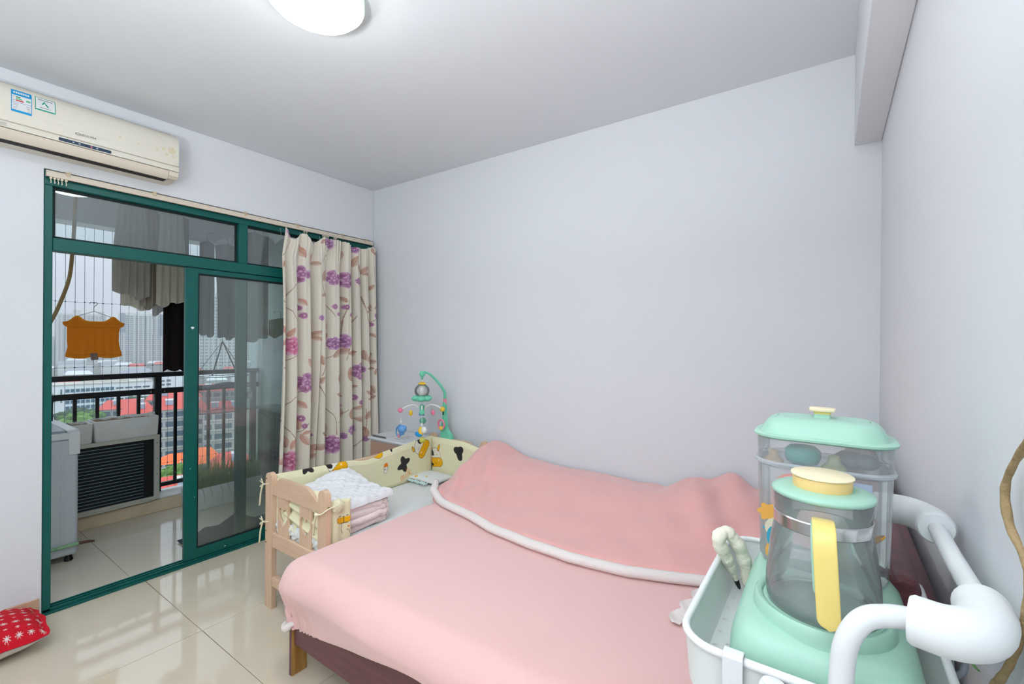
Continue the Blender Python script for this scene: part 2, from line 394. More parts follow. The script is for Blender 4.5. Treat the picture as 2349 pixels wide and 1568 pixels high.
# ================================================================== air conditioner (wall unit above the door)
AY0, AY1 = -2.415, -1.553
ac = thing('air_conditioner', 'cream wall air conditioner with energy stickers above the balcony door', 'air conditioner', (.0, (AY0 + AY1) / 2, 2.40))
def extrude_xz(prof, y0, y1, rnd=.0, n=1):
    """profile in x-z pulled along y; both ends eased inwards by rnd"""
    R = []; cx = sum(p[0] for p in prof) / len(prof); cz = sum(p[1] for p in prof) / len(prof)
    st = [(y0, 1 - rnd * 2.2), (y0 + .006, 1 - rnd), (y0 + .02, 1.0), (y1 - .02, 1.0), (y1 - .006, 1 - rnd), (y1, 1 - rnd * 2.2)] if rnd else [(y0, 1), (y1, 1)]
    for y, k in st: R.append([(cx + (px - cx) * k if px > .02 else px, y, cz + (pz - cz) * k) for px, pz in prof])
    return MB().rings(R)
body = [(.001, 2.405), (.06, 2.402), (.12, 2.408), (.165, 2.43), (.178, 2.455), (.182, 2.47), (.183, 2.62), (.172, 2.655), (.145, 2.672), (.001, 2.685)]
extrude_xz(body, AY0, AY1, .012).build('body', CREAM, ac, smooth=35)
front = [(.184, 2.476), (.194, 2.482), (.199, 2.52), (.199, 2.585), (.194, 2.625), (.182, 2.652), (.158, 2.668), (.150, 2.660), (.172, 2.642), (.180, 2.60)]
fp = extrude_xz(front, AY0 + .003, AY1 - .003, .012).build('front_panel', CREAM, ac, smooth=35)
lowp = [(.184, 2.446), (.197, 2.448), (.2, 2.462), (.197, 2.4745), (.184, 2.4745)]
lp = extrude_xz(lowp, AY0 + .003, AY1 - .003).build('display_panel', CREAM, ac, smooth=35)
flap = [(.148, 2.402), (.166, 2.40), (.188, 2.418), (.196, 2.4435), (.19, 2.4435), (.18, 2.42), (.162, 2.408)]
extrude_xz(flap, AY0 + .05, AY1 - .052).build('air_flap', CREAM2, ac, smooth=35)
box('outlet_gap', (.10, AY0 + .05, 2.3995), (.148, AY1 - .05, 2.404), DARK, ac)
extrude_xz([(.15, 2.41), (.168, 2.405), (.19, 2.42), (.1965, 2.4435), (.17, 2.4435)], AY1 - .0505, AY1 - .004).build('corner_cap', CREAM2, ac, smooth=35)
box('top_seam', (.146, AY0 + .02, 2.6665), (.1515, AY1 - .03, 2.6715), mat('seam_brown', rgb(120, 96, 74), .8), ac)  # thin brown strip along the top seam of the front panel
def acf(y, z):   # point on the front panel
    x = .1996 if z < 2.585 else .1996 - .006 * ((z - 2.585) / .04) ** 2
    return x
dp = MB().plate([[(-2.066, 2.4665), (-1.868, 2.4665), (-1.866, 2.464), (-1.866, 2.4535), (-1.868, 2.4515), (-2.066, 2.4515), (-2.069, 2.4545), (-2.069, 2.4635)]], lambda a, b, t: (t, a, b), .196, .2008).build('display_window', mat('display_blue_black', rgb(46, 66, 88), .12), lp)
IC = mat('display_icons', rgb(190, 205, 215), .5); ICR = mat('display_icon_red', rgb(232, 120, 140), .5)
for yy, m_ in ((-2.015, IC), (-1.992, IC), (-1.946, ICR), (-1.924, IC)):
    MB().plate([[(yy + .0042 * math.cos(a), 2.459 + .0036 * math.sin(a)) for a in [2 * PI * k / 12 for k in range(12)]], [(yy + .0018 * math.cos(-a), 2.459 + .0016 * math.sin(-a)) for a in [2 * PI * k / 12 for k in range(12)]]], lambda a, b, t: (t, a, b), .2007, .2012).build('icon', m_, dp)
LOGO = mat('logo_grey', rgb(90, 92, 92), .4)
text_part('logo', 'AUCMA', .0165, lambda a, b: (.2003, -1.958 + a * 1.05, 2.508 + b), LOGO, fp, shear=.3)
MB().plate([[(-1.998 + .011 * math.cos(a), 2.508 + .0058 * math.sin(a)) for a in [2 * PI * k / 20 for k in range(20)]], [(-1.998 + .0085 * math.cos(-a), 2.508 + .0038 * math.sin(-a)) for a in [2 * PI * k / 20 for k in range(20)]]], lambda a, b, t: (t, a, b), .1996, .2004).build('logo_emblem', LOGO, fp)
# embossed crease that runs over the logo
MB().rings([[(.1985 + .0022 * math.cos(q) * k, y, 2.529 - .016 * s_ + .006 * math.sin(q)) for q in [2 * PI * j / 8 for j in range(8)]] for y, k, s_ in ((-2.16, .1, 0), (-2.05, 1, .2), (-1.95, 1.1, .4), (-1.87, .1, .7))]).build('emboss_ridge', CREAM, fp, smooth=60)
# faint printed flowers at the right end
FLM = mat('faded_flower_print', rgb(221, 209, 178), .5)
for yy, zz, s in ((-1.592, 2.562, .021), (-1.632, 2.562, .011), (-1.617, 2.533, .009), (-1.662, 2.545, .009), (-1.585, 2.528, .008), (-1.83, 2.555, .008), (-1.75, 2.545, .006)):
    MB().plate([[(yy + s * (.68 + .32 * abs(math.cos(2.5 * a))) * math.cos(a), zz + s * (.68 + .32 * abs(math.cos(2.5 * a))) * math.sin(a)) for a in [2 * PI * k / 40 for k in range(40)]]], lambda a, b, t: (t, a, b), .1988, .19945).build('flower_print', FLM, fp)
# blue energy label
LBB = mat('label_blue', rgb(0, 152, 212), .35); LBW = mat('label_white', rgb(222, 224, 224), .45); LBG = mat('label_green', rgb(20, 120, 50), .4)
LBL = mat('label_light_green', rgb(80, 180, 130), .4); LBR = mat('label_red', rgb(205, 45, 48), .4); LBK = mat('label_grey_text', rgb(120, 125, 128), .5); LBT = mat('label_teal', rgb(0, 158, 132), .4)
def lx(k): return lambda a, b, t: (acf(a, b) + .0004 + .0004 * k + t * .0003, a, b)
def rect(name, y0, z0, y1, z1, m, k, par, r=0.0):
    nz = 8
    pts = [(y0, z0), (y1, z0)] + [(y1, z0 + (z1 - z0) * i / nz) for i in range(1, nz)] + [(y1, z1), (y0, z1)] + [(y0, z1 - (z1 - z0) * i / nz) for i in range(1, nz)]
    return MB().plate([pts], lx(k), 0, 1).build(name, m, par)
eb = rect('energy_label', -2.231, 2.531, -2.163, 2.637, LBB, 0, fp)
def sub(name, u0, v0, u1, v1, m, k=1): return rect(name, -2.231 + .068 * u0, 2.531 + .106 * v0, -2.231 + .068 * u1, 2.531 + .106 * v1, m, k, eb)
sub('label_field', .04, .45, .97, .755, LBW); sub('label_field', .04, .1, .97, .435, LBW)
for i in range(7): sub('label_character', .1 + .115 * i, .84, .19 + .115 * i, .93, LBW)
sub('label_arrow', .22, .655, .44, .70, LBG, 2); sub('label_arrow', .22, .575, .52, .625, LBL, 2); sub('label_arrow', .22, .50, .60, .55, LBR, 2)
sub('label_arrow', .72, .56, .93, .635, LBL, 2)
for i in range(4): sub('label_line', .1, .36 - .07 * i, .35 - .03 * i, .375 - .07 * i, LBK, 2); sub('label_line', .72 + .03 * i, .33 - .07 * i, .92, .345 - .07 * i, LBK, 2)
for v in (.51, .68): sub('label_line', .07, v, .18, v + .015, LBK, 2)
sb = rect('certification_sticker', -2.152, 2.572, -2.081, 2.637, LBT, 0, fp)
rect('label_field', -2.1495, 2.578, -2.0835, 2.6345, LBW, 1, sb)
for poly in ([(-.013, -.004), (-.004, .014), (.000, .011), (-.008, -.004)], [(-.003, .006), (.0, .008), (.011, -.009), (.014, -.012), (.006, -.010)], [(.003, .001), (.008, .002), (.006, -.001)], [(.007, -.004), (.012, -.003), (.010, -.007)]):
    MB().plate([[(-2.117 + a, 2.606 + b) for a, b in poly]], lx(2), 0, 1).build('emblem_stroke', LBT, sb)
rect('label_line', -2.143, 2.6235, -2.091, 2.627, LBK, 2, sb); rect('label_line', -2.136, 2.5855, -2.098, 2.588, LBK, 2, sb)
rect('type_plate', -2.31, 2.4525, -2.245, 2.468, mat('type_plate_grey', rgb(196, 192, 180), .5), .6, lp)

# ================================================================== curtain track and curtain
tr = thing('curtain_track', 'cream curtain track along the top of the balcony door opening', 'curtain track', (.008, -1.05, 2.335))
TRM = mat('track_cream', rgb(226, 214, 196), .4)
MB().plate([[(-.004, 2.306), (.020, 2.306), (.022, 2.312), (.022, 2.334), (.018, 2.338), (-.002, 2.338), (-.006, 2.334), (-.006, 2.312)]], lambda a, b, t: (a, t, b), OPY0 + .006, -.022).build('rail', TRM, tr)
box('rail_slot', (.003, OPY0 + .006, 2.3045), (.011, -.022, 2.3065), DARK, tr)
for yy in (-2.0, -1.62, -1.1, -.72, -.33, -.1): MB().box((.0, yy - .012, 2.338), (.03, yy + .012, 2.347)).box((.022, yy - .009, 2.322), (.026, yy + .009, 2.347)).build('bracket', mat('bracket_beige', rgb(205, 188, 160), .4), tr, bevel=.002)
HK = mat('hook_plastic', rgb(236, 228, 205), .4)
def hook_pts(y): return [(.007, y, 2.304), (.007, y, 2.292), (.014, y, 2.284), (.012, y, 2.276), (.004, y, 2.278)]
HY = [-2.064, -2.05, -2.036, -2.022, -2.006, -.66, -.64, -.50, -.488, -.476, -.464, -.452, -.40, -.39, -.38]
for yy in HY: MB().tube(spline(hook_pts(yy), 4), .0022, 6).box((.001, yy - .005, 2.298), (.013, yy + .005, 2.307)).build('glider', HK, tr)

cu = thing('curtain', 'cream curtain printed with purple peonies and brown leaves in the corner', 'curtain', (.06, -.44, .02))
NU, NV = 300, 620
ZT, ZB = 2.27, .03
hooks = np.array([-.860, -.708, -.543, -.483, -.423, -.363, -.08])       # gathered heading
def curtain_surface():
    u = np.linspace(0, 1, NU + 1); v = np.linspace(0, 1, NV + 1); U, Vv = np.meshgrid(u, v)
    yl = -.888 + .030 * sstep(.10, 0, Vv) - .022 * sstep(.5, 1, Vv) + .012 * np.sin(5 * Vv)
    yr = -.052 + .02 * sstep(.3, 1, Vv)
    Y0 = yl + (yr - yl) * U
    # gentle sideways sway of the folds toward the floor
    Y = Y0 + .018 * np.sin(7 * U + 1.5 * Vv) * sstep(.05, .6, Vv) * np.sin(PI * U)
    ph = 2 * PI * (U * 8.2 + .30 * np.sin(2.2 * U * 3 + .5) + .12 * np.sin(1.7 * Vv * 2 + 3 * U))
    amp = (.024 + .034 * vnoise(U * 6, Vv * 1.3, 2)) * (.45 + .55 * sstep(0, .25, Vv))
    fold = np.sin(ph) + .35 * np.sin(2 * ph + 1 + 2 * Vv) + .25 * np.sin(3.1 * ph + 4 * Vv) * sstep(.15, 0, Vv)
    X = .088 + amp * fold + .012 * Vv
    X = X + .010 * np.exp(-((U - .26) / .015) ** 2) * 0 - .045 * np.exp(-((U - .375) / .012) ** 2) * sstep(.25, .7, Vv)
    # pleats pinched at the heading
    d = np.min(np.abs(Y0[..., None] - hooks[None, None, :]), axis=-1)
    sag = .060 * sstep(0, .09, d) * sstep(.12, 0, Vv) * np.where(Y0 < -.55, 1.1, .45)
    X = X + .012 * np.sin(2 * PI * Y0 / .024) * sstep(.12, .0, Vv) * np.exp(-((Y0 + .45) / .14) ** 2)
    Z = ZT + .022 * np.exp(-((Y0 + .864) / .03) ** 2) * sstep(.1, 0, Vv) - sag - (ZT - ZB) * Vv * (1 - .0)
    Z = np.maximum(Z, ZB)
    X = np.maximum(X, .028)
    return X, Y, Z
CX, CY, CZ = curtain_surface()
# ---- flower print, evaluated per vertex on the cloth
P3 = np.empty(CX.shape + (3,)); P3[:] = rgb(243, 236, 220)
def blend(mask, c):
    global P3
    m = np.clip(mask, 0, 1)[..., None]; P3 = P3 * (1 - m) + np.array(c) * m
AS = 1.10   # the folds hide some cloth: motifs look narrower across
def leafp(y, z, ang, L, w, c=rgb(206, 152, 126), a=.85):
    dy, dz = (CY - y) * AS, CZ - z; ca, sa = math.cos(ang), math.sin(ang)
    p = dy * ca + dz * sa; q = -dy * sa + dz * ca; t = p / L
    wd = w * np.clip(4 * t * (1 - t), 0, 1) ** .75
    inside = (t > 0) & (t < 1)
    blend(inside * sstep(wd, wd * .75, np.abs(q)) * a * (.62 + .38 * np.clip(q / (w + 1e-6) + .5, 0, 1)), c)
    blend(inside * sstep(.0022, .0008, np.abs(q)) * .6, rgb(150, 92, 74))
def stemp(pts, wd=.0026, c=rgb(150, 100, 84), a=.8):
    pts = [(p.x, p.y) for p in spline([(p[0], p[1], 0) for p in pts], 6)]
    for (y0, z0), (y1, z1) in zip(pts[:-1], pts[1:]):
        sel = (CY > min(y0, y1) - .012) & (CY < max(y0, y1) + .012) & (CZ > min(z0, z1) - .012) & (CZ < max(z0, z1) + .012)
        dy, dz = y1 - y0, z1 - z0; L2 = dy * dy + dz * dz + 1e-9
        t = np.clip(((CY - y0) * dy + (CZ - z0) * dz) / L2, 0, 1); d = np.hypot(CY - y0 - t * dy, CZ - z0 - t * dz)
        blend(sel * sstep(wd, wd * .55, d) * a, c)
def petals(y, z, R, n, rot, cd, cl, sq=1.0, r0=.0):
    dy, dz = (CY - y) * AS, (CZ - z) * sq; r = np.hypot(dy, dz); th = np.arctan2(dz, dy) + rot
    k = np.abs(np.cos(n * th / 2)); edge = R * (.70 + .30 * k ** .6)
    m = sstep(edge, edge * .93, r) * (r >= r0)
    tone = np.clip((r / edge) ** 1.2 * (.35 + .65 * k), 0, 1)[..., None]
    c = np.array(cd) * (1 - tone) + np.array(cl) * tone
    global P3
    P3 = P3 * (1 - m[..., None]) + c * m[..., None]
    blend(m * sstep(.30, .05, k) * .7 * (r > .2 * R), cd)
    blend(m * sstep(.80, .90, r / edge) * sstep(.5, .8, k) * .55, (.92, .82, .88))
def peony(y, z, R, cd=rgb(150, 52, 112), cl=rgb(222, 148, 188)):
    petals(y, z, R, 7, .3, cd, cl); petals(y + .1 * R, z - .12 * R, R * .78, 6, 1.1, cd, tuple(v * 1.02 for v in cl)); petals(y, z + .1 * R, R * .52, 5, .5, cd, cl); petals(y + .05 * R, z - .05 * R, R * .28, 4, .2, tuple(v * .75 for v in cd), cl)
def cluster(y, z, R, cd=rgb(158, 92, 142), cl=rgb(226, 182, 212)):
    rr = random.Random(int(abs(y * 1000 + z * 77)))
    for k in range(6):
        a = k * 1.05 + rr.random(); petals(y + .48 * R * math.cos(a), z + .62 * R * math.sin(a), R * .5, 5, rr.random() * 3, cd, cl)
    petals(y, z, R * .45, 5, .4, cd, tuple(min(1, v * 1.15) for v in cl)); blend(sstep(R * .1, R * .04, np.hypot((CY - y) * AS, CZ - z)), rgb(240, 225, 215))
def small(y, z, R): 
    petals(y, z, R, 5, y * 40, rgb(162, 92, 142), rgb(222, 168, 202)); blend(sstep(R * .22, R * .12, np.hypot((CY - y) * AS, CZ - z)), rgb(245, 232, 220))
PKD, PKL = rgb(206, 84, 138), rgb(246, 176, 204); VID, VIL = rgb(138, 80, 138), rgb(218, 168, 210)
def cpt(px, py):
    """photo-measured spot of a motif -> place on the cloth (y, z)"""
    return (-.886 + (px - 637) * .00391, 2.305 - (py - 530 - (px - 640) * .10) * .00329)
for px, py, k, s in [(657, 545, 'v', .05), (680, 640, 'c', .066), (747, 645, 'c', .06), (776, 650, 'c', .066), (737, 562, 'v', .05), (797, 566, 'v', .055), (804, 652, 'c', .03), (660, 803, 'p', .078),
                     (748, 806, 'v', .06), (772, 803, 'v', .066), (675, 717, 's', .026), (682, 735, 's', .028), (748, 716, 's', .026), (756, 735, 's', .018), (775, 718, 's', .026), (785, 738, 's', .022),
                     (717, 742, 'v', .026), (688, 891, 'c', .074), (810, 883, 'c', .07), (763, 885, 's', .028), (786, 884, 's', .026), (679, 972, 's', .03), (684, 990, 's', .024), (765, 964, 's', .03), (799, 949, 's', .028),
                     (812, 964, 's', .026), (656, 1061, 'P', .085), (744, 1052, 'V', .083), (791, 1028, 'v', .052), (773, 1040, 'v', .03), (703, 1018, 's', .018), (841, 765, 's', .02), (826, 1062, 'v', .03), (857, 985, 's', .018),
                     (850, 742, 'v', .024), (812, 762, 's', .014)]:
    y, z = cpt(px, py)
    if k == 'c': cluster(y, z, s)
    elif k == 's': small(y, z, s)
    elif k == 'v': peony(y, z, s, VID, VIL)
    elif k == 'V': peony(y, z, s, rgb(140, 70, 128), rgb(220, 160, 204))
    else: peony(y, z, s, PKD if k == 'p' else rgb(178, 66, 118), PKL)
for px, py, a, L in [(672, 572, -60, .11), (696, 610, 75, .07), (700, 612, 0, .07), (712, 560, 130, .07), (716, 565, 40, .06), (722, 655, 80, .09), (716, 690, 20, .06), (812, 630, 120, .08), (816, 632, 50, .09), (818, 634, 8, .07),
                     (846, 580, 110, .06), (846, 580, 30, .05), (838, 675, 60, .06), (842, 728, 160, .075), (840, 726, 100, .06), (845, 724, 30, .06), (838, 730, 190, .06), (768, 690, -60, .06), (766, 600, 85, .09), (795, 615, 70, .1),
                     (650, 780, 120, .09), (654, 782, 60, .08), (648, 790, 200, .08), (700, 780, 90, .09), (702, 784, 30, .08), (704, 786, -20, .07), (690, 835, -60, .1), (676, 695, -50, .07), (735, 775, 100, .09), (738, 780, -120, .07),
                     (745, 840, 40, .1), (760, 832, 20, .1), (778, 835, 10, .1), (790, 850, 60, .07), (722, 855, 100, .08), (672, 915, 95, .1), (672, 930, -40, .09), (695, 915, -70, .11), (757, 905, 70, .12), (752, 930, -20, .09), (785, 905, 95, .12),
                     (788, 925, 20, .07), (825, 858, 100, .09), (828, 862, 50, .1), (830, 866, 10, .09), (828, 880, 0, .08), (848, 900, 80, .06), (848, 948, 110, .08), (846, 950, 160, .09), (850, 955, 195, .09), (852, 945, 60, .06),
                     (676, 998, 90, .08), (680, 1008, 20, .06), (768, 995, 85, .08), (795, 975, 95, .08), (798, 978, 10, .08), (650, 1030, 100, .1), (655, 1035, 60, .09), (648, 1045, 210, .1), (690, 1035, 120, .1), (698, 1065, 60, .1), (735, 1025, 105, .12),
                     (738, 1030, 150, .09), (728, 1045, 200, .1), (785, 1000, 80, .1), (822, 1010, 170, .1), (826, 1012, 60, .09), (824, 1030, -80, .1), (700, 1075, 45, .07), (850, 800, 140, .06), (716, 900, 60, .07), (640, 625, 60, .06)]:
    y, z = cpt(px, py); leafp(y, z, math.radians(a), L, L * .27, rgb(214, 150, 128) if px < 700 else rgb(198, 148, 124))
for pts in ([(640, 600), (652, 580), (657, 562)], [(648, 705), (655, 680), (668, 660), (680, 650)], [(640, 700), (655, 720), (668, 750), (672, 790)], [(718, 640), (722, 680), (738, 715), (748, 740)], [(722, 605), (730, 590), (738, 575)],
            [(640, 850), (655, 832), (668, 825)], [(645, 960), (648, 940), (665, 918), (690, 905)], [(640, 955), (650, 985), (662, 1010), (664, 1040)], [(715, 880), (720, 915), (735, 960), (750, 990), (752, 1030)], [(720, 880), (728, 850), (745, 835), (755, 820)],
            [(800, 740), (790, 780), (775, 850)], [(818, 690), (822, 720), (830, 760)], [(840, 760), (850, 750)], [(665, 1005), (680, 1000), (690, 985)], [(755, 1000), (770, 985), (780, 975)], [(810, 860), (818, 840), (815, 760)], [(780, 700), (772, 740), (770, 790)],
            [(800, 1075), (815, 1055), (825, 1035)], [(826, 985), (828, 1010), (826, 1040)], [(695, 1090), (702, 1050), (704, 1025)]):
    stemp([cpt(*p) for p in pts])
CURT = mat('printed_curtain', (1, 1, 1), .62, spec=.35, sheen=.25, attr='Col', translucent=.12)
Vc = np.stack([CX, CY, CZ], -1).reshape(-1, 3)
Fc = [(j * (NU + 1) + i, j * (NU + 1) + i + 1, (j + 1) * (NU + 1) + i + 1, (j + 1) * (NU + 1) + i) for j in range(NV) for i in range(NU)]
link_mesh('fabric', Vc, Fc, CURT, cu, smooth=180, cols=np.concatenate([P3.reshape(-1, 3), np.ones((P3.shape[0] * P3.shape[1], 1))], 1), solid=.0015)
for yy in hooks: MB().tube([(.03, yy, 2.285), (.035, yy, 2.262), (.045, yy, 2.235)], .0018, 6).build('curtain_hook', STEEL, cu)

# ================================================================== bed
bd = thing('bed', 'burgundy wooden bed frame under the pink bedding', 'bed', (2.45, -.80, 0))
box('side_rail', (1.466, -1.545, .135), (3.46, -1.520, .40), BURG, bd, bevel=.004)
box('side_rail', (1.466, -.075, .135), (3.46, -.05, .315), BURG, bd, bevel=.004)
for y0, y1 in ((-1.556, -1.484), (-.12, -.048)):
    lg = box('leg', (1.4645, y0 + .001, 0.0), (1.4665, y1 - .001, .30), RAWW, bd)
    box('leg', (1.446, y0, 0.0), (1.4645, y1, .31), BURG, bd, bevel=.002)
box('foot_rail', (1.446, -1.484, .17), (1.466, -.12, .31), BURG, bd, bevel=.003)
for k in range(13): box('bed_slat', (1.52 + .15 * k, -1.518, .262), (1.60 + .15 * k, -.078, .28), RAWW, bd)
# headboard: panel with a rolled moulding whose near end shows beside the trolley
hb = MB()
prof = [(3.455, 0), (3.515, 0), (3.520, .86), (3.528, .93), (3.535, .985), (3.528, 1.018), (3.515, 1.032), (3.498, 1.036), (3.500, 1.052), (3.492, 1.066), (3.474, 1.070), (3.452, 1.060), (3.436, 1.038), (3.428, 1.008), (3.430, .965), (3.444, .90), (3.452, .80)]
HBP = [(x, z) for x, z in prof]
MB().rings([[(3.48 + (x - 3.48) * k, y, z if z < .3 else z - (1 - k) * .03) for x, z in HBP] for y, k in ((-1.62, .86), (-1.612, .97), (-1.6, 1), (-.03, 1), (-.02, .95))]).build('headboard', BURG, bd, smooth=50)
MB().tube([(3.448, -1.618, 1.052), (3.448, -.9, 1.056), (3.448, -.03, 1.052)], .022, 12).build('headboard_moulding', BURG, bd, smooth=60)
for yy in (-1.60, -.055): box('headboard_leg', (3.455, yy - .012, 0), (3.515, yy + .03, .5), BURG, bd, bevel=.003)

# mattress with its plush pink cover: rounded slab, hem gathered at the near foot corner
PINK = mat('pink_plush', rgb(248, 203, 198), .85, spec=.2, sheen=.45, bump=.10, bscale=260, var=.10, vscale=2.2, vcol=rgb(246, 194, 189))
PINKB = mat('pink_blanket_plush', rgb(248, 188, 182), .88, spec=.2, sheen=.5, bump=.12, bscale=240, var=.12, vscale=2.5, vcol=rgb(245, 178, 172))
FLEECE = mat('white_fleece', rgb(250, 241, 236), .95, spec=.1, sheen=.3, bump=.35, bscale=260, bdetail=5)
mt = thing('mattress', 'thick mattress dressed in a pale pink plush fitted cover', 'mattress', (2.42, -.82, .28))
MX0, MX1, MY0, MY1, MZ1, RR = 1.385, 3.43, -1.605, -.06, .510, .115
def slab_point(u, v):
    """u around 0..1 across the short way (near hem, over the top, far hem), v along the bed"""
    return None
NA, NB = 300, 380
def mattress_cover():
    # parameter s runs over the cross section of the bed in y; t over x including the foot end drop
    V = np.zeros((NB + 1, NA + 1, 3))
    hem_n = .285
    sy = np.linspace(0, 1, NA + 1); tx = np.linspace(0, 1, NB + 1)
    T, S = np.meshgrid(tx, sy, indexing='ij')
    Wd = MY1 - MY0; Ln = MX1 - MX0
    drop = .26
    # unrolled cloth coordinates
    a = -drop + S * (Wd + 2 * drop)          # across: <0 near side, >Wd far side
    b = -drop + T * (Ln + drop)              # along: <0 foot end
    def roll(q, Lq, both=True):
        # arc-rounded edge: returns position along and drop
        pos = np.where(q < RR, np.nan, q); z = np.zeros_like(q)
        th = np.clip((RR * .5708 + (RR - q) - RR * .5708) / RR, 0, 1) 
        ang = np.clip((RR - q) / RR, 0, PI / 2 + 0 * q) 
        p1 = RR - RR * np.sin(np.clip((RR - q) / RR, 0, PI / 2)); z1 = -RR * (1 - np.cos(np.clip((RR - q) / RR, 0, PI / 2)))
        ex = np.maximum((RR - q) - RR * PI / 2, 0)
        return np.where(q < RR, p1, q), np.where(q < RR, z1 - ex, 0), ex
    pa, za, ea = roll(a, Wd); pb2, zb2, eb2 = roll(Wd - a, Wd); 
    y = np.where(a < Wd / 2, MY0 + pa, MY1 - pb2); zy = np.where(a < Wd / 2, za, zb2)
    px_, zx, ex_ = roll(b, Ln); x = MX0 + px_
    z = MZ1 + zy + zx
    # corner: pull the cloth in so both drops do not add up
    both = np.minimum(-zy, -zx); z = z + both * .82
    cr = np.clip(both / .12, 0, 1)
    x = x + cr * .045 * (zx < 0); y = y + cr * .05 * np.where(a < Wd / 2, 1, -1)
    # near side leans inwards below the edge and hem rises toward the head
    lean = np.clip(-zy - RR, 0, 1); y = y + lean * .28 * np.where(a < Wd / 2, 1, -1)
    x = x + np.clip(-zx - RR, 0, 1) * .42
    hem = .225 + .14 * sstep(1.5, 2.3, x); near = (a < Wd / 2)
    z = np.where(near, np.maximum(z, hem + .0 * x), np.maximum(z, .24)); z = np.maximum(z, .215)
    # soft undulation and wrinkles on the drop
    z = z + .006 * (vnoise(x * 2.2, y * 2.4, 5) - .5) * (zy > -.02) * (zx > -.02)
    f = sstep(0.01, .12, -zy - zx)
    x = x - .010 * (vnoise(y * 9, z * 3, 3) - .5) * sstep(.02, .12, -zx)
    y = y - np.where(near, 1, -1) * .014 * (vnoise(x * 4, z * 5, 9) - .5) * sstep(.02, .12, -zy)
    # gathered tucks at the near foot corner
    dcorner = np.hypot((x - MX0) / .16, (y - MY0) / .16)
    g = np.exp(-(dcorner / 1.2) ** 2) * sstep(.05, .22, MZ1 - z)
    th = np.arctan2(y - (MY0 + .16), x - (MX0 + .16))
    ph = th * 30 + 3 * np.sin(th * 5) + (MZ1 - z) * 6
    rp = np.sin(ph) + .5 * np.sin(2.3 * ph + 1)
    x = x + g * .012 * rp * np.cos(th); y = y + g * .012 * rp * np.sin(th)
    # cloth sags between the tucks and the frame along the near side
    sg = sstep(.10, .22, -zy) * near
    y = y + sg * (.010 * np.sin(3.1 * x + 9 * z) + .006 * np.sin(7.3 * x - 14 * z + 1))
    V[..., 0] = x; V[..., 1] = y; V[..., 2] = z
    return V
MV = mattress_cover()
F = [(j * (NA + 1) + i, j * (NA + 1) + i + 1, (j + 1) * (NA + 1) + i + 1, (j + 1) * (NA + 1) + i) for j in range(NB) for i in range(NA)]
link_mesh('plush_cover', MV.reshape(-1, 3), F, PINK, mt, smooth=180)
MB().loft([(2.45, -.80, .283, .95, .69), (2.45, -.80, .30, .965, .712), (2.45, -.80, .44, .965, .712), (2.45, -.80, .47, .95, .69)], 48, 14).build('mattress_core', mat('mattress_ticking', rgb(225, 205, 200), .9), mt, smooth=50)
# white fleece turned out at the gathered corner
MB().tube(spline([(1.425, -1.545, .225), (1.432, -1.562, .212), (1.455, -1.572, .216), (1.478, -1.566, .236), (1.50, -1.566, .246)], 5), [.006, .013, .016, .018, .019, .02, .02, .02, .019, .018, .018, .017, .016, .015, .014, .012, .011, .01, .009, .008, .005], 10).build('fleece_hem', FLEECE, mt, smooth=180)
# scalloped white lace that lies on the cover by the trolley
LACEM = mat('white_lace', rgb(250, 240, 235), .95, bump=.2, bscale=220)
def lace(P, w):
    P = spline(P, 14); m = len(P)
    def fn(u, v):
        i = min(int(u * (m - 1)), m - 2); f = u * (m - 1) - i; p = P[i].lerp(P[i + 1], f); t = (P[i + 1] - P[i]).normalized(); nr = Vector((-t.y, t.x, 0))
        k = w * (.45 + .55 * abs(math.sin(u * m * .22)) ** .6)
        return p - nr * k * (v - .15) + Vector((0, 0, .009 + .004 * math.sin(u * m * .44 + v * 3) * v))
    return MB().grid(fn, 160, 8)
lace([(2.995, -.765, .513), (2.985, -.87, .513), (2.965, -.96, .513), (2.962, -1.06, .513)], .05).build('lace_trim', LACEM, mt, smooth=180)

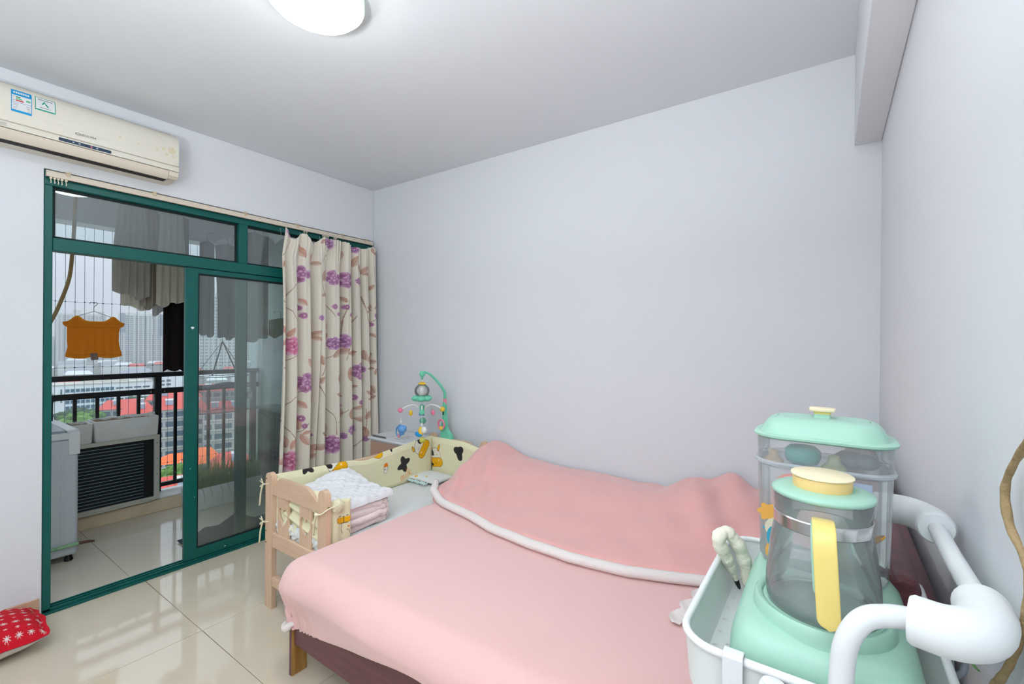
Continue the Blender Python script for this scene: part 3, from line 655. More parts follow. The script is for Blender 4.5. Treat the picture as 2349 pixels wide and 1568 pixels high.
# ================================================================== blanket heaped along the wall
bl = thing('blanket', 'thick pink plush blanket with white fleece edge heaped along the back wall', 'blanket', (2.35, -.4, .52))
BNX, BNY = 190, 90
hx = [1.29, 1.41, 1.55, 1.72, 2.0, 2.25, 2.45, 2.7, 2.9, 3.05, 3.2, 3.36]
hyv = [-.50, -.655, -.715, -.755, -.83, -.87, -.885, -.85, -.78, -.72, -.68, -.66]
tx_ = [1.29, 1.34, 1.42, 1.5, 1.6, 1.7, 1.9, 2.2, 2.5, 2.62, 2.7, 2.8, 2.9, 3.0, 3.06, 3.15, 3.36]
tz_ = [.665, .735, .752, .740, .700, .668, .655, .650, .648, .655, .70, .755, .765, .758, .745, .76, .75]
def blanket():
    X0 = np.linspace(1.30, 3.38, BNX + 1); v = np.linspace(0, 1, BNY + 1)
    Vv, X = np.meshgrid(v, X0, indexing='ij')
    hem = np.interp(X, hx, hyv); top = np.interp(X, tx_, tz_)
    Y = -.022 + (hem + .022) * Vv
    s = np.clip(Vv, 0, 1)
    zf = .548
    prof = 1 - sstep(.05, 1.0, s) * .8 - .2 * s
    Z = zf + (top - zf) * prof
    Z = Z + .035 * np.exp(-((s - .30) / .22) ** 2) * sstep(1.35, 1.7, X) * (1 - sstep(2.6, 2.8, X))
    # long drapery folds, strongest at the foot end and right lump
    w1 = np.exp(-((X - 1.55) / .22) ** 2); w2 = np.exp(-((X - 2.95) / .22) ** 2)
    Z = Z + .016 * w1 * np.sin(34 * (X + .35 * Y) + 2) * s * (1 - s) * 3
    Z = Z + .020 * w2 * np.sin(26 * (X + .5 * Y) + .5) * (1 - s) * 1.2
    Z = Z + .030 * (vnoise(X * 3.2, Y * 3.4, 11) - .5) * s * (1.15 - s) * 2.2 + .012 * (vnoise(X * 9 + Y * 5, Y * 7, 4) - .5)
    wl = sstep(1.95, 1.45, X) * sstep(.25, .55, s) * (1 - sstep(.93, 1, s))
    Z = Z + .0075 * wl * np.sin(62 * (X * .9 + Y * .55)) + .005 * wl * np.sin(41 * (X - Y * .4) + 1)
    wr = np.exp(-((X - 3.0) / .2) ** 2) * (1 - sstep(.5, .9, s)); Z = Z + .007 * wr * np.sin(30 * (X * .9 - Y * .6) + 2)
    Z = Z + .005 * np.sin(30 * (Y - .25 * X)) * sstep(1.5, 1.8, X) * s * (1 - s) * 2
    crease = np.exp(-((Y + .02 + .26 * (X - 2.66)) / .03) ** 2) * np.exp(-((X - 2.72) / .12) ** 2); Z = Z - .03 * crease
    Y = Y + .020 * (vnoise(X * 5, s * 2, 21) - .5) * s
    # the front edge rolls down onto the cover
    e = sstep(.93, 1.0, s); Z = Z - e * .022
    # foot end: rounded drop over the crib side
    e2 = np.clip((1.40 - X) / .10, 0, 1); Z = Z - .10 * e2 ** 2.4
    return X, Y, Z
bX, bY, bZ = blanket()
Vt = np.stack([bX, bY, bZ], -1)
# close underneath: bottom sheet
Vb = Vt.copy(); Vb[..., 2] = np.minimum(Vt[..., 2] - .03, .535); Vb[..., 0] = np.maximum(Vb[..., 0], 1.335)
V = np.concatenate([Vt.reshape(-1, 3), Vb.reshape(-1, 3)]); n1 = BNX + 1; N0 = (BNY + 1) * n1
F = []
for j in range(BNY):
    for i in range(BNX):
        q = (j * n1 + i, j * n1 + i + 1, (j + 1) * n1 + i + 1, (j + 1) * n1 + i); F.append(q); F.append(tuple(N0 + k for k in reversed(q)))
for i in range(BNX):
    F.append((i, N0 + i, N0 + i + 1, i + 1)); b0 = BNY * n1 + i; F.append((b0, b0 + 1, N0 + b0 + 1, N0 + b0))
for j in range(BNY):
    a = j * n1; F.append((a, a + n1, N0 + a + n1, N0 + a)); a = j * n1 + BNX; F.append((a, N0 + a, N0 + a + n1, a + n1))
link_mesh('plush_top', V, F, PINKB, bl, smooth=70)
# white fleece edge band along the front hem
R = []
for i in range(0, BNX + 1):
    x, y, z = Vt[BNY, i]; 
    if x < 1.325: continue
    x2, y2, _ = Vt[BNY, min(i + 3, BNX)]; x1, y1, _ = Vt[BNY, max(i - 3, 0)]
    t = Vector((x2 - x1, y2 - y1, 0)).normalized(); nrm = Vector((t.y, -t.x, 0))
    k = min(1, (x - 1.32) / .12); hw = .018 + .006 * k; hh = .013 + .008 * k
    c = Vector((x, y, 0)) + nrm * (-.004); cz = .5125 + hh + .006 * (1 - k) + (.05 * (1 - min(1, (x - 1.31) / .2)) if x < 1.51 else 0)
    R.append([(c.x + nrm.x * hw * math.cos(q), c.y + nrm.y * hw * math.cos(q), cz + hh * math.sin(q)) for q in [2 * PI * m / 14 for m in range(14)]])
MB().rings(R).build('fleece_edge', FLEECE, bl, smooth=180)

# ================================================================== crib beside the bed
cb = thing('crib', 'small pine crib with heart cut-outs standing against the bed foot', 'crib', (1.11, -.73, 0))
CX0, CX1, CYN, CYF = .832, 1.402, -1.355, -.085
def post(x0, x1, y0, y1, ztop):
    n = 16; cx = (x0 + x1) / 2; r = (x1 - x0) / 2
    pr = [(x0, 0), (x1, 0), (x1, ztop - r)] + [(cx + r * math.cos(a), ztop - r + r * math.sin(a)) for a in [PI * k / n for k in range(1, n)]] + [(x0, ztop - r)]
    return MB().plate([pr], lambda a, b, t: (a, t, b), y0, y1)
for x0 in (CX0, CX1 - .068):
    for y0 in (CYN, CYF - .028):
        post(x0, x0 + .068, y0, y0 + .028, .735 if y0 < -1 else .752).build('post', PINE, cb, bevel=.003)
def arch(y0, y1, z0, ztop, dz):
    x0, x1 = CX0 + .066, CX1 - .066; n = 24
    tp = [(x0 + (x1 - x0) * k / n, ztop + dz * sstep(.0, .18, k / n) * sstep(1, .72, k / n)) for k in range(n + 1)]
    return MB().plate([[(x0, z0), (x1, z0)] + [(float(a), float(b)) for a, b in reversed(tp)]], lambda a, b, t: (a, t, b), y0, y1)
arch(CYN + .004, CYN + .024, .622, .668, .052).build('top_rail', PINEX, cb, bevel=.003)
arch(CYF - .026, CYF - .006, .60, .66, .07).build('top_rail', PINEX, cb, bevel=.003)
for y0 in (CYN + .004, CYF - .026):
    box('lower_rail', (CX0 + .067, y0, .335), (CX1 - .067, y0 + .02, .415), PINEX, cb, bevel=.003)
    box('stretcher', (CX0 + .067, y0 - .002, .125), (CX1 - .067, y0 + .03, .175), PINEX, cb, bevel=.003)
def heart(cx, cz, s, n=28):
    out = []
    for k in range(n):
        t = 2 * PI * k / n; out.append((cx + s * .062 * 16 * math.sin(t) ** 3, cz + s * .062 * (13 * math.cos(t) - 5 * math.cos(2 * t) - 2 * math.cos(3 * t) - math.cos(4 * t)) * 1.25))
    return out[::-1]
for x0 in (.945, 1.157):
    MB().plate([[(x0, .41), (x0 + .105, .41), (x0 + .105, .63), (x0, .63)], heart(x0 + .052, .520, .047)], lambda a, b, t: (a, t, b), CYN + .009, CYN + .021).build('slat', PINE, cb)
for x0 in (.95, 1.16): box('slat', (x0, CYF - .02, .41), (x0 + .1, CYF - .01, .605), PINE, cb)
# long sides: rails, spindles (left), low rail (bed side)
PINEY = wood_mat('pine_crib_side', rgb(232, 201, 172), rgb(219, 183, 151), 1)
box('side_rail', (CX0 + .02, CYN + .028, .62), (CX0 + .045, CYF - .028, .69), PINEY, cb, bevel=.004)
for x0 in (CX0 + .02, CX1 - .045): box('side_rail', (x0, CYN + .028, .30), (x0 + .025, CYF - .028, .37), PINEY, cb, bevel=.004)
for k in range(10): box('spindle', (CX0 + .027, CYN + .11 + .112 * k, .37), (CX0 + .039, CYN + .14 + .112 * k, .62), PINE, cb)
for k in range(7): box('base_slat', (CX0 + .05, CYN + .1 + .165 * k, .33), (CX1 - .05, CYN + .17 + .165 * k, .345), PINEX, cb)
SCR = mat('screw_hole', rgb(110, 70, 50), .6)
for zz in (.46, .415, .352): 
    MB().sphere((CX0 + .009, CYN - .0005, zz if zz != .46 else .70), .005, 10, 6, (1, .35, 1)).build('screw', SCR, cb, smooth=180)
MB().sphere((CX1 + .0005, CYN + .014, .655), .006, 10, 6, (.35, 1, 1)).build('screw', mat('brass_screw', rgb(150, 125, 60), .35, metal=.8), cb, smooth=180)

# crib mattress with a white sheet
SHEET = mat('white_cotton', rgb(236, 240, 238), .9, spec=.15, bump=.25, bscale=70, sheen=.2)
cm = thing('crib_mattress', 'crib mattress covered with a smooth white cotton sheet', 'mattress', (1.12, -.72, .345))
MB().loft([(1.115, -.72, .346, .22, .60), (1.115, -.72, .355, .238, .606), (1.115, -.72, .42, .24, .608), (1.115, -.72, .437, .233, .602), (1.115, -.72, .446, .21, .58), (1.115, -.72, .449, .12, .4)], 64, 10).build('sheet', SHEET, cm, smooth=60)
MB().box((1.355, -1.2, .36), (1.395, -.15, .44)).build('side_roll', SHEET, cm, bevel=.018, seg=4)

# ------------------------------------------------------------------ padded bumper with cow print
bp_ = thing('crib_bumper', 'pale yellow padded crib bumper printed with cows and milk bottles', 'crib bumper', (1.11, -.72, .45))
BUMPM = mat('bumper_cotton', (1, 1, 1), .88, spec=.15, sheen=.2, attr='Col', bump=.12, bscale=60)
BYEL, BLK, ORG, GOLD, CWHT = rgb(243, 238, 200), rgb(48, 46, 48), rgb(240, 140, 30), rgb(250, 185, 12), rgb(244, 240, 222)
class Print:
    """flat print in cloth coordinates (metres), painted onto a vertex grid"""
    def __init__(s, A, B, base=BYEL): s.A, s.B = A, B; s.C = np.empty(A.shape + (3,)); s.C[:] = base
    def put(s, m, c): m = np.clip(m, 0, 1)[..., None]; s.C = s.C * (1 - m) + np.array(c) * m
    def loc(s, x, y, rot): ca, sa = math.cos(rot), math.sin(rot); dx, dy = s.A - x, s.B - y; return dx * ca + dy * sa, -dx * sa + dy * ca
    def ell(s, x, y, rx, ry, c, rot=0, line=None, lw=.0022):
        p, q = s.loc(x, y, rot); d = (np.hypot(p / rx, q / ry) - 1) * min(rx, ry)
        if line is not None: s.put(sstep(lw, lw * .4, d), line)
        s.put(sstep(.0006, -.0006, d + (lw * .35 if line is not None else 0)), c)
    def caps(s, x, y, L, r, c, rot=0, line=None, lw=.0022):
        p, q = s.loc(x, y, rot); d = np.hypot(np.maximum(np.abs(p) - L, 0), q) - r
        if line is not None: s.put(sstep(lw, lw * .4, d), line)
        s.put(sstep(.0006, -.0006, d + (lw * .35 if line is not None else 0)), c)
    def arc(s, x, y, R, a0, a1, c, w=.0016, rot=0):
        p, q = s.loc(x, y, rot); th = np.arctan2(q, p); s.put(sstep(w, w * .4, np.abs(np.hypot(p, q) - R)) * (th > a0) * (th < a1), c)
    def line(s, pts, c, w=.0016):
        for (x0, y0), (x1, y1) in zip(pts[:-1], pts[1:]):
            dx, dy = x1 - x0, y1 - y0; t = np.clip(((s.A - x0) * dx + (s.B - y0) * dy) / (dx * dx + dy * dy + 1e-12), 0, 1)
            s.put(sstep(w, w * .4, np.hypot(s.A - x0 - t * dx, s.B - y0 - t * dy)), c)
    def blob(s, x, y, R, c, seed, k=.35, n=4):
        p, q = s.loc(x, y, seed); th = np.arctan2(q, p); s.put(sstep(.001, -.001, np.hypot(p, q) - R * (1 + k * np.cos(n * th + seed) + .12 * np.sin(2 * th))), c)
    def cow(s, x, y, S, rot, flip=1):
        ca, sa = math.cos(rot), math.sin(rot)
        def P(a, b): a *= flip; return x + S * (a * ca - b * sa), y + S * (a * sa + b * ca)
        hx_, hy_ = P(0, .25); s.ell(hx_, hy_, .62 * S, .72 * S, CWHT, rot, BLK)
        for a, b, r_ in ((-.5, .95, .5), (.5, .95, -.5)):
            ex, ey = P(a, b); s.ell(ex, ey, .11 * S, .26 * S, GOLD, rot + r_, BLK)
        bx, by = P(-.36, .55); s.ell(bx, by, .20 * S, .26 * S, BLK, rot + .3)
        mx_, my_ = P(0, -.22); s.caps(mx_, my_, .42 * S, .37 * S, GOLD, rot, BLK)
        for a, b in ((-.22, .32), (.22, .32)):
            ex, ey = P(a, b); s.arc(ex, ey, .11 * S, .2, 2.9, BLK, .0015, rot)
        ex, ey = P(0, -.22); s.arc(ex, ey, .09 * S, -2.8, -.3, BLK, .0015, rot)
        ex, ey = P(.36, -.06); s.ell(ex, ey, .07 * S, .07 * S, rgb(255, 236, 190))
        for a in (-.45, .45):
            ex, ey = P(a, .12); s.ell(ex, ey, .05 * S, .05 * S, ORG)
    def bottle(s, x, y, S):
        s.caps(x, y, .3 * S, .34 * S, CWHT, PI / 2, rgb(90, 80, 70), .0016); s.ell(x, y + .56 * S, .34 * S, .30 * S, ORG); s.ell(x, y + .38 * S, .38 * S, .14 * S, ORG)
        s.text('MILK', x - .24 * S, y - .1 * S, .16 * S, rgb(110, 100, 90), .0009)
    GLY = {'m': [[(0, 0), (.1, .7)], [(.1, .7), (.35, .7), (.35, 0)], [(.35, .6), (.65, .7), (.6, 0)]], 'i': [[(.1, 0), (.15, .7)], [(.18, .95), (.19, 1)]], 'l': [[(.05, 0), (.2, 1.25)]], 'k': [[(.0, 0), (.15, 1.2)], [(.5, .75), (.08, .35), (.5, 0)]],
           'M': [[(0, 0), (.1, 1), (.35, .3), (.6, 1), (.7, 0)]], 'I': [[(.15, 0), (.15, 1)]], 'L': [[(.05, 1), (.05, 0), (.45, 0)]], 'K': [[(0, 0), (0, 1)], [(.5, 1), (0, .5), (.5, 0)]]}
    ADV = {'m': .85, 'i': .38, 'l': .4, 'k': .6, 'M': .85, 'I': .35, 'L': .6, 'K': .6}
    def text(s, tx, x, y, h, c, w=.0022, rot=0.0):
        ca, sa = math.cos(rot), math.sin(rot); cx = 0
        for ch in tx:
            for st in s.GLY[ch]: s.line([(x + h * ((a + cx) * ca - b * sa), y + h * ((a + cx) * sa + b * ca)) for a, b in st], c, w)
            cx += s.ADV[ch]
def padded(name, fn, nu, nv, U1, V1, paint, thick=.020):
    """fn(a, b, d) cloth metres + offset along the pad thickness -> 3D; front printed, back plain, closed"""
    a = np.linspace(0, U1, nu + 1); b = np.linspace(0, V1, nv + 1); A, B = np.meshgrid(a, b)
    pr = Print(A, B); paint(pr)
    edge = np.minimum(np.minimum(A, U1 - A) / .04, np.minimum(B, V1 - B) / .035); puff = np.sqrt(np.clip(edge, 0, 1)) 
    wr = .006 * (vnoise(A * 7, B * 9, nu) - .5)
    f = fn(A, B, puff * thick + wr); k = fn(A, B, -puff * thick * .6)
    V = np.concatenate([np.stack(f, -1).reshape(-1, 3), np.stack(k, -1).reshape(-1, 3)]); n = nu + 1; N0 = n * (nv + 1); F = []
    for j in range(nv):
        for i in range(nu):
            q = (j * n + i, j * n + i + 1, (j + 1) * n + i + 1, (j + 1) * n + i); F.append(q); F.append(tuple(N0 + t for t in reversed(q)))
    C4 = np.concatenate([np.concatenate([pr.C.reshape(-1, 3), np.tile(BYEL, (N0, 1))]), np.ones((2 * N0, 1))], 1)
    C4 = C4.tolist()
    return link_mesh(name, V, F, BUMPM, bp_, smooth=180, cols=C4)
# left long panel: a = distance from the near end toward the back wall, b = height above .43
LL = 1.205
def topz(A): return .285 - .022 * np.sin(PI * np.clip(A / LL, 0, 1) * 1.0) - .022 * np.exp(-((A - .60) / .10) ** 2) + .018 * sstep(.6, 1.2, A)
def fL(A, B, d): return (.872 + d + .0 * A, -1.322 + A, .432 + B / .29 * (topz(A) + .004))
def pL(p):
    p.cow(.375, .262, .085, .62); p.cow(1.085, .225, .085, .95, -1); p.cow(.68, .325, .08, -.6)
    p.bottle(.745, .165, .050); p.blob(.905, .155, .048, BLK, .5, .30, 4); p.text('milk', .885, .035, .046, ORG, .0030, .30)
    p.cow(.10, .07, .08, .1); p.blob(.18, .30, .035, BLK, 1.2); p.line([(.52, .05), (.56, .06)], ORG)
    p.blob(.80, .30, .022, BLK, 2.0)
padded('bumper_panel', fL, 460, 120, LL, .29, pL)
def fF(A, B, d): return (.872 + A, -.126 - d, .432 + B / .29 * (.300 + .0 * A - .03 * sstep(.3, .52, A)))
def pF(p):
    p.cow(.065, .13, .088, .15); p.blob(.30, .215, .044, BLK, 1.1, .25, 3); p.blob(.012, .085, .026, BLK, .2); p.bottle(.43, .12, .05)
padded('bumper_panel', fF, 200, 110, .50, .29, pF)
def fN(A, B, d): return (.872 + A, -1.322 + d * .7 + .012 * np.sin(B * 90 + A * 20) * (A > .12), .452 + B / .27 * (.25))
def pN(p): p.caps(.035, .15, .03, .032, GOLD, PI / 2, BLK); p.arc(.035, .14, .01, -2.8, -.3, BLK, .0014); p.cow(.33, .12, .08, -.2)
padded('bumper_panel', fN, 110, 50, .50, .27, pN)
def fR(A, B, d): return (1.374 + d * .9 + .006 * np.sin(A * 70), -1.318 + A, .43 + B / .28 * (.245 - .02 * A / .17))
def pR(p):
    p.caps(.075, .165, .018, .024, GOLD, 0, BLK); p.ell(.075, .187, .04, .014, BYEL); p.line([(.035, .185), (.075, .178), (.112, .186)], BLK, .002); p.line([(.075, .178), (.075, .14)], BLK, .002); p.line([(.065, .135), (.06, .10), (.068, .08)], BLK, .0018); p.line([(.09, .10), (.105, .09), (.108, .07)], BLK, .0018); p.ell(.10, .115, .006, .006, ORG)
padded('bumper_panel', fR, 40, 60, .115, .28, pR, .014)
TIE = mat('bumper_tie_cotton', rgb(246, 240, 206), .9)
def ribbon(pts, w=.006): return MB().tube(spline(pts, 6), w, 6, flat=.35)
def tie(x, y, z, side):
    r = MB()
    r.tube(spline([(x + .05, y + .03, z + .012), (x + .03, y - .006, z + .006), (x - .002, y - .010, z), (x - .010, y + .006, z)], 5), .004, 6, flat=.5)
    for dx, dz in ((-.03, .012), (-.012, .022), (-.026, -.012)): r.tube(spline([(x - .004, y - .008, z), (x + dx * .6, y - .016, z + dz * 1.3), (x + dx, y - .012, z + dz), (x - .004, y - .008, z)], 4), .003, 6, flat=.5)
    r.tube(spline([(x - .004, y - .010, z), (x - .018, y - .014, z - .05), (x - .030, y - .012, z - .10), (x - .040, y - .010, z - .125)], 5), .005, 6, flat=.4)
    return r.build('tie_ribbon', TIE, bp_, smooth=180)
tie(CX0 - .004, CYN, .668, 0); tie(CX0 - .004, CYN, .462, 0)
r = MB(); r.tube(spline([(CX1 + .03, CYN + .06, .668), (CX1 + .012, CYN + .01, .655), (CX1 - .02, CYN - .012, .628), (CX1 - .062, CYN - .012, .618)], 6), .005, 6, flat=.5)
r.sphere((CX1 - .06, CYN - .014, .618), .011, 10, 8, (1.3, .7, .8)); r.tube(spline([(CX1 - .062, CYN - .014, .612), (CX1 - .078, CYN - .014, .56), (CX1 - .085, CYN - .012, .51)], 5), .006, 6, flat=.4)
r.build('tie_ribbon', TIE, bp_, smooth=180)
gth = MB().sphere((CX1 - .022, CYN + .075, .640), .036, 36, 20, (.7, 1.0, 1.0)); gth.V = [(x + .004 * math.sin(math.atan2(z - .64, y - CYN - .075) * 9), y, z + .003 * math.sin(y * 300)) for x, y, z in gth.V]
gth.build('tie_gather', TIE, bp_, smooth=180)
# white frill peeping out below the end panel
FR = MB()
FR.grid(lambda u, v: (.905 + .43 * u, -1.333 + .006 * math.sin(u * 90) + .004 * math.sin(v * 9), .425 + .055 * v + .008 * math.sin(u * 41)), 120, 8)
FR.build('frill', SHEET, bp_, smooth=180, solid=.004)

# ================================================================== trolley by the right wall
def rrect(cx, cy, hx, hy, r, z, n=8):
    out = []
    for qx, qy, a0 in ((1, 1, 0), (-1, 1, PI / 2), (-1, -1, PI), (1, -1, 3 * PI / 2)):
        for k in range(n + 1):
            a = a0 + PI / 2 * k / n; out.append((cx + qx * (hx - r) + r * math.cos(a), cy + qy * (hy - r) + r * math.sin(a), z))
    return out
TCX, TCY, THX, THY = 3.348, -1.7365, .155, .217
tl = thing('trolley', 'white nursery trolley with padded handle beside the right wall', 'trolley', (TCX, TCY, 0))
TRAYM = mat('tray_white_plastic', rgb(232, 235, 233), .38)
def tray(zf, zr):
    m = MB()
    m.rings([rrect(TCX, TCY, THX - .012, THY - .012, .045, zf), rrect(TCX, TCY, THX - .006, THY - .006, .05, zf + .004), rrect(TCX, TCY, THX, THY, .055, zr)], True, False, False)
    m.rings([rrect(TCX, TCY, THX - .004, THY - .004, .052, zr), rrect(TCX, TCY, THX - .0125, THY - .0125, .047, zf + .012), rrect(TCX, TCY, THX - .019, THY - .019, .042, zf + .0045)], True, False, False)
    t = m.build('tray', TRAYM, tl, smooth=50)
    MB().tube(rrect(TCX, TCY, THX - .001, THY - .001, .055, zr), .0058, 10, loop=True).build('rim', WPL, t, smooth=180)
    out = [(p[0], p[1]) for p in rrect(TCX, TCY, THX - .012, THY - .012, .045, 0)]
    holes = []
    if zr > 1:
        for i in range(9):
            y0 = TCY - .165 + .042 * i
            for x0, hx, hy in ((3.2195, .0055, .0035), (3.236, .0028, .0034), (3.246, .0024, .003)):
                yy = y0 + (.012 if x0 > 3.22 else 0) + (.014 if x0 > 3.24 else 0); holes.append([(x0 - hx, yy), (x0, yy + hy), (x0 + hx, yy), (x0, yy - hy)])
    MB().plate([out] + holes, lambda a, b, q: (a, b, q), zf + .002, zf + .005).build('tray_floor', TRAYM, t)
for zf, zr in ((.962, 1.04), (.55, .63), (.14, .22)): tray(zf, zr)
for yy in (TCY - THY - .017, TCY + THY + .017):
    sgn = -1 if yy < TCY else 1
    MB().lathe([(.0165, .07), (.0165, 1.032), (.0155, 1.036), (.013, 1.0385), (.001, 1.0385)], (3.316, yy, 0), 24, 1, .85).build('pole', WPL2, tl, smooth=40)
    MB().lathe([(.0128, 1.0384), (.0128, 1.0402), (.011, 1.0412), (.001, 1.0412)], (3.316, yy, 0), 24, 1, .85).build('pole_cap', WPL, tl, smooth=40)
    for zz in (.6, .19): MB().box((3.309, min(yy, yy - sgn * .03), zz), (3.323, max(yy, yy - sgn * .03), zz + .03)).build('bracket', WPL2, tl, bevel=.002)
ZH = 1.157
def hpath(s):
    y = TCY + s * (THY + .024)
    return [(3.384, y, .10), (3.384, y, .6), (3.384, y, 1.0), (3.385, y, 1.085), (3.390, y, 1.125), (3.404, y - s * .006, 1.150), (3.424, y - s * .016, ZH), (3.452, y - s * .026, ZH)]
pN_, pF_ = hpath(-1), hpath(1)
mid = [(3.490, TCY - .226, ZH), (3.510, TCY - .212, ZH), (3.519, TCY - .185, ZH), (3.519, TCY, ZH), (3.519, TCY + .185, ZH), (3.510, TCY + .212, ZH), (3.490, TCY + .226, ZH)]
MB().tube(spline(pN_ + mid + pF_[::-1], 7), .0122, 16).build('handle_bar', WPL2, tl, smooth=180)
FOAM = mat('white_foam', rgb(238, 242, 242), .7, bump=.04, bscale=200)
def sleeve(pts, r):
    P = spline(pts, 8); m = len(P); return MB().tube(P, [r * min(1, .9 + .1 * min(i, m - 1 - i)) for i in range(m)], 24)
sleeve([(3.446, TCY - .214, ZH), (3.478, TCY - .220, ZH), (3.502, TCY - .2055, ZH), (3.5165, TCY - .168, ZH), (3.519, TCY - .13, ZH)], .0265).build('foam_sleeve', FOAM, tl, smooth=50)
sleeve([(3.440, TCY + .214, ZH), (3.478, TCY + .220, ZH), (3.502, TCY + .2055, ZH), (3.5165, TCY + .175, ZH), (3.519, TCY + .14, ZH)], .0265).build('foam_sleeve', FOAM, tl, smooth=50)
for xx in (3.25, 3.45):
    for yy in (TCY - .19, TCY + .19):
        MB().lathe([(.004, .03), (.004, .14)], (xx, yy, 0), 10).rings([[(xx + .03 * 0 + dx, yy + .03 * math.cos(a), .03 + .03 * math.sin(a)) for a in [2 * PI * k / 20 for k in range(20)]] for dx in (-.01, .01)]).build('castor', mat('castor_grey', rgb(120, 122, 125), .5), tl, smooth=40)
# clip with a small hook over the near rim
hk = thing('rim_hook', 'white plastic hook clipped over the near rim of the trolley tray', 'hook', (3.268, TCY - THY, 1.04))
yr = TCY - THY - .002
MB().rings([[(3.268 + w, yr - .0085, .985), (3.268 + w, yr - .0085, 1.046), (3.268 + w, yr - .004, 1.0505), (3.268 + w, yr + .008, 1.0505), (3.268 + w, yr + .011, 1.046), (3.268 + w, yr + .011, 1.028), (3.268 + w, yr + .008, 1.028), (3.268 + w, yr + .008, 1.0465), (3.268 + w, yr - .0055, 1.0475), (3.268 + w, yr - .0055, .985)] for w in (-.0125, .0125)]).build('clip', WPL2, hk, bevel=.001)
MB().tube(spline([(3.268, yr - .009, .99), (3.268, yr - .012, .965), (3.268, yr - .024, .962), (3.268, yr - .030, .985), (3.268, yr - .030, 1.006)], 5), .004, 10).build('hook_arm', WPL2, hk, smooth=180)
gh = thing('wire_hook', 'grey bent wire hook hanging on the wall-side tray rim', 'hook', (3.505, -1.76, 1.04))
MB().tube(spline([(3.5085, -1.782, .93), (3.5085, -1.780, 1.0), (3.508, -1.777, 1.035), (3.503, -1.772, 1.052), (3.509, -1.760, 1.055), (3.524, -1.742, 1.038), (3.530, -1.735, 1.022), (3.526, -1.745, 1.008), (3.516, -1.758, 1.006)], 6), .0042, 10).build('wire', mat('grey_rubber_wire', rgb(150, 158, 166), .5), gh, smooth=180)

# ================================================================== bottle steriliser and warmer
ws = thing('bottle_steriliser', 'mint green steam steriliser with clear box and mint lid', 'steriliser', (3.3625, -1.745, .967))
MB().loft([(3.3625, -1.745, .9675, .108, .172), (3.3625, -1.745, .972, .114, .178), (3.3625, -1.745, 1.0, .1155, .180), (3.3625, -1.745, 1.03, .113, .177), (3.3625, -1.745, 1.048, .108, .171), (3.3625, -1.745, 1.060, .099, .161), (3.3625, -1.745, 1.066, .086, .147), (3.3625, -1.745, 1.0675, .05, .10)], 96, 6.5).build('base', MINT, ws, smooth=60)
KX, KY = 3.3625, -1.812
MB().lathe([(.074, 1.069), (.0745, 1.079), (.078, 1.0835), (.083, 1.0838), (.0865, 1.080), (.088, 1.070), (.090, 1.058)], (KX, KY, 0), 64, 1.0, 1.02, cap=False).lathe([(.0745, 1.079), (.073, 1.0705), (.001, 1.0700)], (KX, KY, 0), 64).build('warmer_ring', MINT, ws, smooth=50)
BXC, BYC, BHX, BHY = 3.360, -1.634, .0985, .068
CLR = glass_mat('clear_box_plastic', (.96, .97, .97), refl=.8, haze=.22, hazecol=(.92, .93, .95), rough=.12)
def shell(z0, z1, hx0, hy0, hx1, hy1, r):
    return MB().rings([rrect(BXC, BYC, hx0, hy0, r, z0), rrect(BXC, BYC, hx1, hy1, r, z1)], True, False, False)
sb_ = MB().rings([rrect(BXC, BYC, BHX - .02, BHY - .02, .03, 1.0672), rrect(BXC, BYC, BHX - .008, BHY - .008, .042, 1.069), rrect(BXC, BYC, BHX - .004, BHY - .004, .044, 1.08), rrect(BXC, BYC, BHX, BHY, .045, 1.245)], True, True, False).build('steam_box', CLR, ws, smooth=50)
MB().rings([rrect(BXC, BYC, BHX, BHY, .045, 1.245), rrect(BXC, BYC, BHX + .0045, BHY + .0045, .048, 1.249), rrect(BXC, BYC, BHX + .0045, BHY + .0045, .048, 1.2525), rrect(BXC, BYC, BHX + .0005, BHY + .0005, .045, 1.2555)], True, False, False).build('box_flange', glass_mat('flange_plastic', (.85, .88, .92), refl=.8, haze=.45, hazecol=(.8, .84, .88), rough=.1), sb_, smooth=50)
MB().rings([rrect(BXC, BYC, BHX + .0005, BHY + .0005, .045, 1.2555), rrect(BXC, BYC, BHX + .001, BHY + .001, .045, 1.296)], True, False, False).build('upper_tier', CLR, ws, smooth=50)
MB().plate([[(p[0], p[1]) for p in rrect(BXC, BYC, BHX - .003, BHY - .003, .043, 0)]], lambda a, b, q: (a, b, q), 1.2475, 1.2495).build('tier_floor', CLR, ws)
ld = MB().rings([rrect(BXC, BYC, BHX + .003, BHY + .003, .047, 1.2955), rrect(BXC, BYC, BHX + .0065, BHY + .0065, .05, 1.298), rrect(BXC, BYC, BHX + .0068, BHY + .0068, .05, 1.3015), rrect(BXC, BYC, BHX + .004, BHY + .004, .05, 1.3035), rrect(BXC, BYC, BHX - .004, BHY - .004, .045, 1.3038),
                rrect(BXC, BYC, BHX - .006, BHY - .006, .044, 1.309), rrect(BXC, BYC, BHX - .011, BHY - .010, .042, 1.319), rrect(BXC, BYC, BHX - .018, BHY - .016, .038, 1.3265), rrect(BXC, BYC, BHX - .027, BHY - .025, .03, 1.3305), rrect(BXC, BYC, BHX - .04, BHY - .035, .02, 1.3315)]).build('lid', MINT, ws, smooth=40)
VENT = mat('vent_hole', rgb(60, 130, 100), .7)
for sx in (-1, 1):
    for dx in (-.006, .006):
        for dy in (-.007, .007): MB().lathe([(.0011, 1.3300), (.0011, 1.3312), (.0002, 1.3313)], (BXC + sx * .062 + dx, BYC - .004 + dy, 0), 8).build('vent_hole', VENT, ld)
